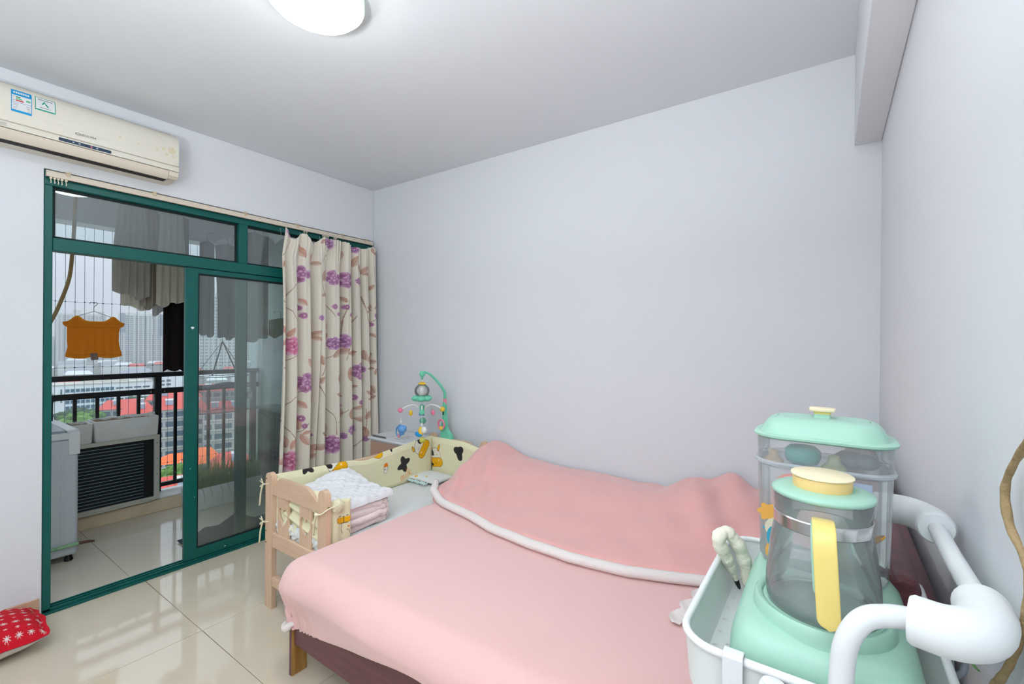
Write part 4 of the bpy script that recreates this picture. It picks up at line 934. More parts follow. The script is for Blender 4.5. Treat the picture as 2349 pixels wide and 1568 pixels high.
MB().loft([(BXC, BYC, 1.331, .013, .010), (BXC, BYC, 1.339, .0125, .0095)], 24, 5).build('knob_stem', MINT, ld, smooth=40)
kb = MB().loft([(BXC, BYC, 1.338, .0125, .0095), (BXC, BYC, 1.3435, .0135, .010)], 24, 5).build('knob_neck', YEL, ld, smooth=40)
MB().loft([(BXC, BYC, 1.3435, .0185, .0145), (BXC, BYC, 1.346, .020, .0158), (BXC, BYC, 1.3485, .0195, .0153), (BXC, BYC, 1.3492, .018, .0138)], 32, 5).build('knob', YELS, ld, smooth=40)
# blue scale ticks on the clear box
TEAL = mat('teal_print', rgb(70, 160, 165), .5)
for zz in (1.108, 1.094, 1.080): box('scale_mark', (BXC + BHX - .0475, BYC - BHY - .0004, zz), (BXC + BHX - .0445, BYC - BHY + .0004, zz + .009), TEAL, sb_)
# round pink sticker and cloud print on the near face of the box
PKS = mat('print_pink', rgb(226, 158, 150), .6); ORP = mat('print_orange', rgb(240, 178, 84), .6); BLP = mat('print_blue', rgb(60, 168, 196), .6); CRP = mat('print_cream', rgb(234, 222, 196), .6)
def boxprint(pts, m, k=0): MB().plate([pts], lambda a, b, t: (BXC + a, BYC - BHY - .0003 - .0003 * k - t, 1.0672 + b), 0, .0003).build('print', m, sb_)
def circ(x, z, r, n=20, e=1.0, a0=0, a1=2 * PI): return [(x + r * math.cos(a0 + (a1 - a0) * k / n), z + r * e * math.sin(a0 + (a1 - a0) * k / n)) for k in range(n)]
boxprint(circ(-.040, .142, .030, 40) , PKS)
boxprint(circ(-.040, .142, .026, 40), mat('print_pale', rgb(212, 206, 206), .6), 1)
boxprint([(-.078 + .0145 * (1 + .16 * math.cos(6 * a)) * math.cos(a), .098 + .0145 * (1 + .16 * math.cos(6 * a)) * math.sin(a)) for a in [2 * PI * k / 48 for k in range(48)]], ORP)
boxprint(circ(-.066, .072, .016, 24, 1.1), CRP, 1); boxprint(circ(-.070, .056, .009, 20, 2.0), BLP, 2); boxprint(circ(-.084, .070, .002, 12), BLP, 2); boxprint(circ(-.073, .030, .008, 20, 1.8), ORP)
boxprint([(.028, .125), (.028, .172), (.068, .172), (.068, .125)], mat('print_grey_blue', rgb(176, 188, 208), .6))

# ---- feeding things stored inside the clear box
def lump(name, label, cat, c, mb, m, group=None):
    t = tag(mb.build(name, m, None, smooth=60), label, cat, group); return t
SIL = mat('tan_silicone', rgb(216, 180, 140), .5); SILG = mat('olive_silicone', rgb(190, 190, 140), .5); TEALP = mat('teal_plastic', rgb(60, 180, 176), .4); NAVY = mat('slate_plastic', rgb(86, 98, 112), .45); ORS = mat('orange_plastic', rgb(246, 176, 60), .4); GRS = mat('leaf_green_plastic', rgb(168, 190, 130), .5)
def nipple(x, y, z, s): return MB().lathe([(s * 1.0, 0), (s * 1.0, s * .25), (s * .8, s * .45), (s * .55, s * .7), (s * .5, s * 1.1), (s * .4, s * 1.35), (s * .1, s * 1.45)], (x, y, z), 24)
lump('bottle_teat', 'tan silicone bottle teat at the left of the upper tier', 'bottle teat', 0, nipple(3.288, -1.672, 1.2497, .016), SIL)
lump('bottle_teat', 'olive silicone bottle teat in the middle of the upper tier', 'bottle teat', 0, nipple(3.378, -1.676, 1.2497, .018), SILG)
lump('snack_cup', 'teal round snack cup lying in the upper tier of the clear box', 'cup', 0, MB().lathe([(.012, 0), (.024, .004), (.028, .014), (.027, .026), (.020, .032), (.001, .033)], (3.332, -1.662, 1.2497), 28), TEALP)
lump('pacifier', 'dark slate pacifier at the right of the upper tier', 'pacifier', 0, MB().sphere((3.422, -1.668, 1.268), .017, 16, 10, (1.1, .8, .8)).sphere((3.402, -1.664, 1.263), .014, 16, 10, (1.2, .7, .9)), NAVY)
lump('pacifier_shield', 'brownish shield behind the dark pacifier in the upper tier', 'pacifier', 0, MB().lathe([(.02, 0), (.026, .006), (.024, .016), (.012, .026), (.001, .027)], (3.400, -1.632, 1.2497), 24), mat('brown_plastic', rgb(120, 104, 92), .5))
lump('feeding_spoon', 'orange feeding spoon leaning in the clear box by its right wall', 'spoon', 0, MB().tube(spline([(3.402, -1.682, 1.10), (3.418, -1.682, 1.125), (3.434, -1.682, 1.146), (3.446, -1.682, 1.156)], 5), [.0028] * 6 + [.0035, .005, .007, .008, .008, .0085, .008, .007, .005, .003], 10, flat=.5), ORS)
lump('milk_bottle', 'green capped feeding bottle standing in the lower part of the clear box', 'bottle', 0, MB().lathe([(.02, 0), (.022, .004), (.022, .07), (.017, .085), (.019, .09), (.019, .102), (.008, .108), (.001, .109)], (3.405, -1.640, 1.0695), 24), GRS)
lump('teether', 'teal teether ring lying low in the clear box', 'teether', 0, MB().tube([(3.415 + .014 * math.cos(a), -1.688, 1.118 + .014 * math.sin(a)) for a in [2 * PI * k / 24 for k in range(24)]], .0045, 8, loop=True), TEALP)

# ================================================================== glass kettle standing in the warmer
kt = thing('glass_kettle', 'glass kettle with mint lid and yellow handle on the warmer', 'kettle', (KX, KY, 1.0705))
KG = glass_mat('kettle_glass', (.965, .98, .975), refl=1.0, haze=.22, hazecol=(.84, .87, .87), rough=.02)
MB().lathe([(.001, 1.0715), (.060, 1.0712), (.0672, 1.074), (.0705, 1.082), (.0718, 1.098), (.0708, 1.120), (.0682, 1.145), (.0655, 1.170), (.0620, 1.190), (.0600, 1.197)], (KX, KY, 0), 72, cap=False).lathe([(.0600, 1.197), (.0598, 1.214), (.0605, 1.219), (.0618, 1.226), (.0624, 1.236), (.0624, 1.243)], (KX, KY, 0), 72, cap=False).build('glass_body', KG, kt, smooth=60)
MB().lathe([(.001, 1.075), (.058, 1.075), (.0675, 1.082), (.0695, 1.096), (.0690, 1.112), (.001, 1.112)], (KX, KY, 0), 64).build('water', glass_mat('kettle_water', (.96, .98, .975), refl=.6, haze=.03), kt, smooth=50)
MB().lathe([(.0603, 1.1965), (.0616, 1.198), (.0616, 1.2135), (.0603, 1.215)], (KX, KY, 0), 72, cap=False).build('steel_band', STEEL, kt, smooth=40)
kl = MB().lathe([(.050, 1.2405), (.0615, 1.2415), (.0640, 1.2432), (.0645, 1.2465), (.0630, 1.2492), (.050, 1.2520), (.030, 1.2532), (.001, 1.2535)], (KX, KY, 0), 72).build('kettle_lid', MINT, kt, smooth=50)
MB().lathe([(.0365, 1.2515), (.0370, 1.2560), (.0375, 1.2680), (.0365, 1.2700), (.001, 1.2700)], (KX, KY, 0), 56).build('lid_knob', mat('amber_plastic', rgb(246, 212, 140), .4), kl, smooth=40)
MB().lathe([(.0380, 1.2692), (.0395, 1.2702), (.0395, 1.2718), (.0385, 1.2726), (.001, 1.2732)], (KX, KY, 0), 56).build('knob_top', YELS, kl, smooth=40)
def strap(path, w, th, dx0, dx1):
    P = spline(path, 8); m = len(P); R = []
    for i, p in enumerate(P):
        t = (P[min(i + 1, m - 1)] - P[max(i - 1, 0)]).normalized(); nrm = Vector((0, t.z, -t.y)).normalized(); k = i / (m - 1)
        e = min(1, math.sqrt(max(0, 1 - max(0, (k - .93) / .07) ** 2)) + .02); dx = dx0 + (dx1 - dx0) * k
        ring = []
        for a in range(16):
            q = 2 * PI * a / 16; c_, s_ = math.cos(q), math.sin(q)
            ring.append((p.x + dx + w * e * math.copysign(abs(c_) ** .35, c_), p.y + nrm.y * th * math.copysign(abs(s_) ** .6, s_), p.z + nrm.z * th * math.copysign(abs(s_) ** .6, s_)))
        R.append(ring)
    return MB().rings(R)
strap([(KX, KY - .060, 1.2235), (KX, KY - .085, 1.2275), (KX, KY - .105, 1.222), (KX, KY - .1145, 1.205), (KX + .001, KY - .117, 1.17), (KX + .002, KY - .118, 1.135), (KX + .003, KY - .1185, 1.105)], .0130, .0022, .002, .008).build('handle', YEL, kt, smooth=50)
strap([(KX, KY - .0565, 1.218), (KX, KY - .080, 1.2215), (KX, KY - .0985, 1.216), (KX, KY - .1075, 1.202), (KX + .001, KY - .1105, 1.17), (KX + .002, KY - .112, 1.14)], .0128, .0035, .0005, .004).build('handle_core', MINT, kt, smooth=50)

# ---- cream braided cord lying in the tray corner
cord = thing('braided_cord', 'cream wrapped cord with black tip curled over the far corner of the tray', 'cord', (3.225, -1.64, .97))
P = spline([(3.243, -1.612, .985), (3.236, -1.628, 1.035), (3.226, -1.644, 1.072), (3.207, -1.656, 1.094), (3.196, -1.672, 1.084), (3.203, -1.655, 1.052), (3.211, -1.640, 1.025), (3.217, -1.628, 1.004), (3.220, -1.622, .992)], 9)
rad = [.0125 * (1 - .6 * sstep(.62, .95, i / (len(P) - 1))) * (1 + .09 * math.sin(i * .8) + .05 * math.sin(i * 2.1)) for i in range(len(P))]
MB().tube(P, [float(r_) for r_ in rad], 12).build('cord', mat('cream_fleece_cord', rgb(246, 240, 220), .95, bump=.3, bscale=120, sheen=.2), cord, smooth=180)
MB().tube([(3.220, -1.622, .992), (3.223, -1.617, .980), (3.225, -1.613, .972)], [.005, .0045, .003], 8).build('cord_tip', BLACK, cord, smooth=60)

# ---- brown dried stem against the right wall
tw = thing('dried_stem', 'thin brown dried plant stem trailing down along the right wall', 'plant stem', (3.54, -1.88, 1.0))
P = spline([(3.5405, -1.99, 1.42), (3.5405, -1.941, 1.372), (3.5405, -1.888, 1.333), (3.5405, -1.857, 1.296), (3.5405, -1.874, 1.26), (3.546, -1.903, 1.231), (3.547, -1.912, 1.201), (3.547, -1.896, 1.155), (3.545, -1.879, 1.117), (3.5405, -1.856, 1.076), (3.538, -1.83, 1.045), (3.535, -1.81, 1.0)], 7)
MB().tube(P, [float(.0042 + .0005 * math.sin(i * .31) + .0003 * math.sin(i * 1.3)) for i in range(len(P))], 8).build('stem', mat('dried_stem_brown', rgb(176, 152, 112), .85, bump=.5, bscale=120, var=.5, vscale=40, vcol=rgb(140, 116, 80)), tw, smooth=180)
MB().grid(lambda u, v: (3.530 - .012 * u, -1.815 + .012 * (v - .5) * math.sin(PI * u) - .01 * u, 1.052 + .014 * u), 6, 4).build('leaf', mat('leaf_green', rgb(120, 178, 96), .6), tw, smooth=180, solid=.0006)

# ================================================================== folded quilt, small pillow and mobile in the crib
QP = mat('bubble_cotton_pink', rgb(252, 235, 232), .95, spec=.1, bump=.4, bscale=55, sheen=.3)
QW = mat('bubble_cotton_white', rgb(240, 241, 243), .95, spec=.1, bump=.55, bscale=45, sheen=.3)
ql = thing('folded_quilt', 'white and pink quilted baby blanket folded in layers in the crib', 'quilt', (1.13, -1.08, .45))
def qlayer(cx, cy, z0, hx, hy, th, seed, tiltx, tilty, m):
    n = 120; R = []
    for j in range(9):
        t = -PI / 2 + PI * j / 8; k = math.cos(t); zz = z0 + th / 2 + th / 2 * math.sin(t); ring = []
        for i in range(n):
            a = 2 * PI * i / n; c_, s_ = math.cos(a), math.sin(a); q = 2 / 7
            ex = hx - .016 + .016 * k + .005 * math.sin(a * 17 + seed) * k; ey = hy - .016 + .016 * k + .004 * math.sin(a * 23 + seed * 2) * k
            x = ex * math.copysign(abs(c_) ** q, c_); y = ey * math.copysign(abs(s_) ** q, s_)
            ring.append((cx + x, cy + y, zz + x * tiltx + y * tilty + .005 * math.sin(x * 40 + seed) * math.sin(y * 35) + .004 * math.sin(a * 19 + seed * 3)))
        R.append(ring)
    o = MB().rings(R); return o.build('fold', m, ql, smooth=180)
for i, (hx, hy, dx) in enumerate(((.205, .185, .0), (.215, .19, .0), (.205, .195, .004), (.21, .19, -.004))):
    qlayer(1.128 + dx, -1.085, .452 + .036 * i, hx, hy, .042, i * 1.7, -.03 * i * .6, -.02 * i, QP)
# top sheet, higher toward the far left
def qt(u, v):
    x = .905 + .435 * u; y = -1.285 + .40 * v
    e = min(u, 1 - u, v, 1 - v) / .07; e = math.sqrt(max(0, 1 - max(0, 1 - e) ** 2))
    z = .596 + .036 * e + .055 * math.exp(-((u - .18) / .25) ** 2 - ((v - .75) / .35) ** 2) - .012 * u + .006 * math.sin(u * 23 + 2) * math.sin(v * 19) + .004 * math.sin(u * 50) * math.sin(v * 44)
    return (x, y, z)
MB().grid(qt, 80, 80).build('top_fold', QW, ql, smooth=180)
MB().tube(spline([(1.32, -1.27, .50), (1.345, -1.275, .475), (1.335, -1.275, .46), (1.31, -1.27, .455)], 5), .012, 8).build('rolled_edge', QP, ql, smooth=180)
PRB = mat('print_sky_blue', rgb(110, 190, 222), .8); PRO = mat('print_orange_ink', rgb(246, 176, 70), .8)
MB().tube(spline([(1.342, -1.262, .640), (1.346, -1.245, .652), (1.347, -1.225, .652), (1.347, -1.212, .640)], 5), .003, 6).build('print_mark', PRO, ql); MB().tube([(1.343, -1.275, .640), (1.346, -1.258, .648), (1.346, -1.245, .645)], .003, 6).build('print_mark', PRB, ql)

pw = thing('baby_pillow', 'small white baby pillow with cow print at the far end of the crib', 'pillow', (1.01, -.27, .45))
def pillow_mesh(cx, cy, z0, hx, hy, th, n=40, sx=0.0, pw_=2.2):
    V = []; F = []
    def s(u, v, up):
        k = (1 - abs(2 * u - 1) ** pw_) * (1 - abs(2 * v - 1) ** pw_); k = max(k, 0) ** .5
        return (cx + hx * (2 * u - 1) * (1 - .06 * (1 - abs(2 * v - 1) ** 2)), cy + hy * (2 * v - 1) * (1 - .06 * (1 - abs(2 * u - 1) ** 2)), z0 + th * (.5 + (.5 if up else -.5) * k))
    m = MB(); m.grid(lambda u, v: s(u, v, True), n, n); m.grid(lambda u, v: s(u, 1 - v, False), n, n); return m
pillow_mesh(1.015, -.265, .449, .135, .105, .055).build('cushion', SHEET, pw, smooth=180, weld=True)
MB().grid(lambda u, v: (.90 + .19 * u, -.375 - .022 * v + .004 * math.sin(u * 40), .474 - .008 * v + .004 * math.sin(u * 60)), 50, 4).build('frill', mat('frill_mint', rgb(200, 226, 218), .9), pw, smooth=180, solid=.002)
MB().sphere((.945, -.345, .490), .014, 12, 8, (1, 1, .35)).build('printed_cow', mat('print_gold', GOLD, .8), pw, smooth=180)
MB().sphere((1.03, -.33, .500), .008, 12, 8, (1.3, 1, .35)).build('printed_spot', mat('print_gold2', rgb(245, 200, 90), .8), pw, smooth=180)

mo = thing('crib_mobile', 'mint giraffe crib mobile with hanging toys clamped to the crib end', 'crib mobile', (1.0, -.095, .70))
YM = -.105
# giraffe shaped stand
gir = [(.962, .675), (.962, .77), (.966, .84), (.974, .90), (.980, .96), (.9805, 1.0), (1.0, 1.0), (1.002, .96), (1.006, .88), (1.012, .83), (1.022, .80), (1.040, .78), (1.060, .765), (1.070, .745), (1.072, .72), (1.072, .675), (1.052, .675), (1.052, .70), (1.044, .716), (1.030, .716), (1.018, .705), (1.006, .69), (1.004, .675)]
MB().plate([gir], lambda a, b, t: (a, t, b), YM - .018, YM + .014).build('giraffe_stand', MINTD, mo, bevel=.008, seg=3)
box('clamp', (.97, YM + .0, .64), (1.06, YM + .016, .70), MINTD, mo, bevel=.003)
MB().tube([(1.085, YM, .705), (1.098, YM, .705)], .012, 14).build('clamp_knob', mat('toy_pink', rgb(250, 140, 170), .4), mo, smooth=60)
MB().tube([(.990, YM, .985), (.990, YM, 1.025)], .0125, 16).build('pink_joint', MATS['toy_pink'], mo, smooth=40)
MB().tube(spline([(.990, YM, 1.025), (.992, YM - .005, 1.07), (.985, YM - .03, 1.115), (.968, YM - .06, 1.158), (.948, YM - .09, 1.195), (.928, YM - .12, 1.222), (.908, YM - .15, 1.234)], 8), [.011 - .00008 * i for i in range(49)], 12).build('arm', MINTD, mo, smooth=180)
box('neck_print', (.986, YM - .0195, .905), (.996, YM - .018, .945), mat('print_dark_teal', rgb(30, 70, 66), .5), mo)
HX, HY, DZ = .906, YM - .155, .018
MB().sphere((HX, HY, 1.215), .022, 16, 12, (1, 1, 1.1)).tube([(HX, HY, 1.21), (HX, HY, 1.175)], .008, 10).build('arm_end', MINTD, mo, smooth=180)
MB().tube(spline([(HX, HY, 1.175), (HX + .004, HY, 1.165), (HX, HY, 1.155)], 4), .003, 6).build('hanger_ring', mat('toy_white', rgb(240, 240, 236), .4), mo, smooth=180)
TW_ = MATS['toy_white']; TY = mat('toy_yellow', rgb(250, 205, 60), .4); TP = MATS['toy_pink']; TB = mat('toy_blue', rgb(110, 170, 230), .4)
MB().lathe([(.01, 1.158), (.02, 1.153), (.028, 1.148), (.03, 1.142), (.02, 1.138), (.001, 1.137)], (HX, HY, 0), 20).build('crown', TY, mo, smooth=40)
DM = glass_mat('toy_clear_dome', (.9, .9, .9), refl=1.0, haze=.25, hazecol=(.85, .85, .85))
MB().sphere((HX, HY, 1.092), .055, 24, 16, (1, 1, .95)).build('dome', DM, mo, smooth=180)
MB().lathe([(.022, 1.055), (.026, 1.09), (.022, 1.12), (.012, 1.135), (.001, 1.137)], (HX, HY, 0), 20).build('dome_core', TW_, mo, smooth=60)
cl = MB()
for k in range(5): a = 2 * PI * k / 5 + .3; cl.sphere((HX + .042 * math.cos(a), HY + .042 * math.sin(a), 1.038), .036, 16, 10, (1, 1, .62))
cl.sphere((HX, HY, 1.038), .05, 16, 10, (1, 1, .5)); cl.build('cloud', MINTD, mo, smooth=180)
MB().tube([(HX, HY, 1.02), (HX, HY, .985)], .003, 8).build('spindle', TW_, mo)
MB().sphere((HX, HY, .972), .02, 16, 10).sphere((HX + .012, HY - .012, .958), .018, 14, 10).build('hub', MINTD, mo, smooth=180)
SPOTS = []
for ang, bead, L in ((PI + .81, TP, .150), (.81, TY, .145), (-.76, MINTD, .130), (PI - .76, TB, .130)):
    c_, s_ = math.cos(ang), math.sin(ang)
    pth = [(HX + c_ * .02, HY + s_ * .02, .968), (HX + c_ * L * .35, HY + s_ * L * .35, .988), (HX + c_ * L * .65, HY + s_ * L * .65, .984), (HX + c_ * L, HY + s_ * L, .958)]
    MB().tube(spline(pth, 6), .0055, 10).build('arm_spoke', TW_, mo, smooth=180)
    MB().sphere((HX + c_ * (L + .005), HY + s_ * (L + .005), .953), .019, 16, 12).build('bead', bead, mo, smooth=180)
    SPOTS.append((HX + c_ * L, HY + s_ * L))
def string(x, y, z0, z1): MB().tube([(x, y, z0), (x, y, z1)], .0012, 6).build('string', TW_, mo)
# toys on their strings
x, y = SPOTS[0]; string(x, y, .945, .845); MB().sphere((x, y, .868), .008, 10, 8, (1, 1, 1.6)).build('string_bead', TW_, mo, smooth=180)
MB().sphere((x + .012, y, .815), .030, 18, 12, (1.25, .9, 1)).sphere((x + .042, y, .83), .014, 12, 8).sphere((x + .008, y, .785), .018, 14, 10, (1.3, .9, .9)).build('blue_animal_toy', TB, mo, smooth=180)
MB().tube(spline([(x - .01, y, .845), (x - .045, y, .815), (x - .048, y, .775), (x - .02, y, .757), (x + .0, y, .77)], 6), .005, 8).build('toy_loop', TB, mo, smooth=180); MB().sphere((x - .02, y, .762), .012, 12, 8).build('toy_ring_bead', TP, mo, smooth=180)
x, y = SPOTS[1]; string(x, y, .945, .85)
MB().tube([(x - .005 + .03 * math.cos(a), y, .84 + .034 * math.sin(a)) for a in [2 * PI * k / 24 for k in range(24)]], .007, 8, loop=True).build('pink_ring_toy', TP, mo, smooth=180); MB().sphere((x - .005, y, .812), .016, 14, 10, (1.2, .8, .9)).build('toy_bead', TY, mo, smooth=180)
x, y = SPOTS[2]; string(x, y, .94, .86); MB().sphere((x, y, .865), .008, 10, 8, (1, 1, 1.6)).build('string_bead', TW_, mo, smooth=180)
MB().sphere((x - .012, y, .812), .030, 18, 12, (.75, .5, 1.25)).build('banana_toy', TY, mo, smooth=180); MB().sphere((x - .028, y - .004, .795), .030, 18, 12, (1.2, .5, .65)).build('blue_leaf_toy', mat('toy_sky', rgb(40, 165, 230), .4), mo, smooth=180)
MB().sphere((x + .0, y + .004, .755), .021, 16, 10).build('yellow_ball_toy', mat('toy_lime', rgb(205, 205, 90), .45), mo, smooth=180); MB().sphere((x + .022, y, .83), .024, 16, 12, (1, .8, 1)).build('white_animal_toy', TW_, mo, smooth=180)
x, y = SPOTS[3]; string(x, y, .94, .86); box('blue_block_toy', (x - .02, y - .012, .888), (x + .018, y + .012, .918), TB, mo, bevel=.003); MB().sphere((x + .01, y, .85), .026, 14, 10).build('green_ball_toy', mat('toy_green', rgb(120, 200, 170), .45), mo, smooth=180)
for xx, yy, m_, zz in ((HX - .055, HY - .058, TY, .930), (HX + .055, HY + .058, TP, .930)):
    string(xx, yy, .985, .94); MB().sphere((xx, yy, zz), .017, 14, 10, (.95, .7, 1.25)).build('star_toy', m_, mo, smooth=180)

# ================================================================== drawer unit in the corner, notebooks on it
dr = thing('drawer_unit', 'small white topped drawer unit in the corner behind the crib', 'drawer unit', (.6, -.18, 0))
box('carcass', (.40, -.325, .04), (.80, -.035, .685), mat('drawer_white', rgb(232, 233, 236), .45), dr, bevel=.004)
box('top_board', (.385, -.345, .685), (.815, -.022, .705), mat('drawer_white_top', rgb(228, 231, 236), .4), dr, bevel=.008, seg=3)
DRM = mat('drawer_brown', rgb(190, 158, 138), .5)
for k in range(3):
    d_ = box('drawer', (.41, -.335, .07 + .205 * k), (.79, -.32, .262 + .205 * k), DRM, dr, bevel=.003)
    MB().lathe([(.004, 0), (.004, .012), (.009, .016), (.011, .024), (.008, .031), (.001, .033)], (0, 0, 0), 16).build('knob', WPL, d_)
    kn = d_.children[0]; kn.location = Vector((.6 - .6, -.334 + .18, .17 + .205 * k)); kn.rotation_euler = (PI / 2, 0, 0)
    kn.data = kn.data.copy(); 
    for v in kn.data.vertices: v.co += Vector((.6, -.18, 0))
for z0, x0, y0, lab in ((.7052, .415, -.315, 'spiral notebook with white cover lying on the drawer unit'),):
    nb = thing('notebook', lab, 'notebook', (x0 + .08, y0 + .1, z0))
    box('pages', (x0, y0, z0), (x0 + .165, y0 + .20, z0 + .009), mat('page_white', rgb(238, 238, 236), .7), nb)
    box('cover', (x0 - .002, y0 - .002, z0 + .009), (x0 + .167, y0 + .202, z0 + .0105), mat('cover_white', rgb(226, 228, 230), .5), nb)
    for i in range(22): MB().tube([(x0 + .006 + .0073 * i, y0 - .003 + .005 * math.cos(a), z0 + .006 + .006 * math.sin(a)) for a in [2 * PI * k / 10 for k in range(10)]], .0014, 5, loop=True).build('spiral_ring', BLACK, nb)
nb2 = thing('paper_sheet', 'printed sheet of paper lying beside the notebook', 'paper', (.7, -.2, .7052))
box('sheet', (.60, -.31, .7052), (.77, -.09, .7062), mat('page_white2', rgb(236, 237, 240), .7), nb2)
for i in range(5): box('printed_line', (.62, -.28 + .03 * i, .7062), (.70 + .01 * (i % 3), -.275 + .03 * i, .7064), mat('ink_grey', rgb(120, 122, 128), .7), nb2)

# ================================================================== red star cushion on the floor
cs = thing('cushion', 'red cushion with white stars lying on the floor tiles', 'cushion', (.2, -2.36, 0))
NC = 240
u = np.linspace(0, 1, NC + 1); Uc, Vc2 = np.meshgrid(u, u)
A = 2 * Uc - 1; B = 2 * Vc2 - 1
kk = np.clip((1 - np.clip(np.abs(A) * 1.09, 0, 1) ** 2.4) * (1 - np.clip(np.abs(B) * 1.09, 0, 1) ** 2.4), 0, 1) ** .5
hx_, hy_ = .21, .285
CR_ = 1 - .10 * (np.abs(A) * np.abs(B)) ** 3
Xc = .208 + hx_ * CR_ * A * (1 - .05 * (1 - B ** 2)) + .004 * np.sin(B * 11); Yc = -2.385 + hy_ * CR_ * B * (1 - .06 * (1 - A ** 2)) + .004 * np.sin(A * 9)
Zm = .066 + .014 * np.sin(A * 3 + 1) * (1 - kk) + .02 * (1 - kk) * (B > 0)
Zt = Zm + .0025 + .098 * kk + .006 * (vnoise(A * 6, B * 6, 2) - .5) * kk; Zl = np.maximum(Zm - .0025 - .075 * kk, .001)
pr = Print(Xc, Yc, rgb(214, 8, 36))
WST = rgb(240, 225, 220)
for i in range(-9, 10):
    for j in range(-10, 11):
        sx_, sy_ = .205 + .042 * i, -2.37 + .038 * j; big = (i % 2 == 0)
        p, q = pr.loc(sx_, sy_, .2); th = np.arctan2(q, p); R_ = .0135 if big else .0075
        pr.put(sstep(.0008, -.0008, np.hypot(p, q) - R_ * (.34 + .66 * np.abs(np.cos(4 * th)) ** 6)), WST)
pr.ell(.06, -2.31, .10, .085, rgb(226, 224, 218), 0)
V = np.concatenate([np.stack([Xc, Yc, Zt], -1).reshape(-1, 3), np.stack([Xc, Yc, Zl], -1).reshape(-1, 3)]); n = NC + 1; N0 = n * n; F = []
for j in range(NC):
    for i in range(NC):
        q = (j * n + i, j * n + i + 1, (j + 1) * n + i + 1, (j + 1) * n + i); F.append(q); F.append(tuple(N0 + t for t in reversed(q)))
C4 = np.concatenate([np.concatenate([pr.C.reshape(-1, 3), np.tile(rgb(232, 224, 214), (N0, 1))]), np.ones((2 * N0, 1))], 1)
link_mesh('cushion_cover', V, F, mat('cushion_cotton', (1, 1, 1), .85, attr='Col', bump=.1, bscale=90), cs, smooth=180, cols=C4)

# ================================================================== balcony: railing, cable net
rl = thing('balcony_railing', 'black metal railing along the outer edge of the balcony', 'railing', (-1.47, -1.2, .112))
RXp = -1.485
def hb_(name, y0, y1, z0, z1, w=.020): box(name, (RXp - w, y0, z0), (RXp + w, y1, z1), BLACK, rl, bevel=.003)
hb_('top_rail', -3.28, -.285, 1.122, 1.164, .026); hb_('middle_rail', -3.28, -.285, .975, 1.022, .018); hb_('bottom_rail', -3.28, -.285, .150, .185, .016)
for k in range(19):
    yy = -2.88 + .134 * k
    if abs(yy + 1.138) < .03: continue
    box('baluster', (RXp - .011, yy - .011, .185), (RXp + .011, yy + .011, .975), BLACK, rl)
for yy in (-2.6, -1.138, -.33): box('post', (RXp - .024, yy - .024, .112), (RXp + .024, yy + .024, 1.124), BLACK, rl, bevel=.003)
for yy in (-1.19, -1.09): MB().sphere((RXp + .019, yy, .995), .006, 10, 6, (.4, 1, 1)).build('bolt', STEEL, rl, smooth=180)
nt = thing('safety_net', 'thin steel cable safety net stretched across the balcony opening', 'safety net', (-1.55, -1.2, .112))
CABLE = mat('steel_cable', rgb(120, 124, 150), .4, metal=.4)
for k in range(27): MB().tube([(-1.545, -1.833 + .0565 * k, .112), (-1.545, -1.833 + .0565 * k, 2.36)], .0016, 5).build('cable', CABLE, nt)
for zz in (.34, .78, 1.225, 1.745, 2.2):
    MB().tube([(-1.543, -3.29, zz), (-1.543, -.285, zz)], .0011, 5).build('cross_cable', CABLE, nt)
    cl = MB()
    for k in range(27): cl.box((-1.549, -1.837 + .0565 * k, zz - .004), (-1.540, -1.829 + .0565 * k, zz + .004))
    tag(cl.build('cable_clip', CABLE, nt), kind='stuff')

# ---- orange shorts on a wire hanger
sh = thing('shorts', 'orange cotton shorts hung from the safety net on a wire hanger', 'shorts', (-1.527, -1.57, 1.28))
Lf = [(1.58, -1.762), (1.56, -1.755), (1.545, -1.735), (1.504, -1.736), (1.44, -1.735), (1.388, -1.731), (1.35, -1.74), (1.30, -1.749)]
Rt = [(1.58, -1.381), (1.56, -1.385), (1.545, -1.410), (1.504, -1.416), (1.44, -1.418), (1.388, -1.412), (1.35, -1.402), (1.30, -1.393)]
lz = [a for a, b in Lf][::-1]
def edge(T, z): return float(np.interp(z, lz, [b for a, b in T][::-1]))
def top_c(u): return 1.585 + .045 * math.exp(-((u - .22) / .10) ** 2) + .047 * math.exp(-((u - .81) / .10) ** 2) + .012 * math.sin(PI * u)
def bot_c(u): return 1.313 - .018 * abs(math.sin(2 * PI * u)) - .012 * math.exp(-((u - .53) / .03) ** 2)
def shp(u, v, s):
    z = top_c(u) + (bot_c(u) - top_c(u)) * v; zz = min(max(z, 1.30), 1.58); y = edge(Lf, zz) + (edge(Rt, zz) - edge(Lf, zz)) * u
    e = math.sin(PI * u) ** .6; x = -1.527 + s * (.010 * e * (.4 + .6 * v)) + .004 * math.sin(u * 40 + 2 * v) * e * min(1, v * 2)
    return (x, y, z)
m = MB(); m.grid(lambda u, v: shp(u, v, 1), 90, 50); m.grid(lambda u, v: shp(1 - u, v, -1), 90, 50)
m.build('cloth', mat('orange_cotton', rgb(240, 170, 62), .9, translucent=.5, bump=.2, bscale=120), sh, smooth=180, weld=True)
MB().grid(lambda u, v: (-1.510 + .002 * math.sin(u * 9), -1.600 + .045 * u + .01 * (v - .5), 1.335 - .055 * v + .006 * u), 12, 12).build('grey_patch', mat('patch_grey', rgb(168, 142, 128), .9), sh, smooth=180, solid=.002)
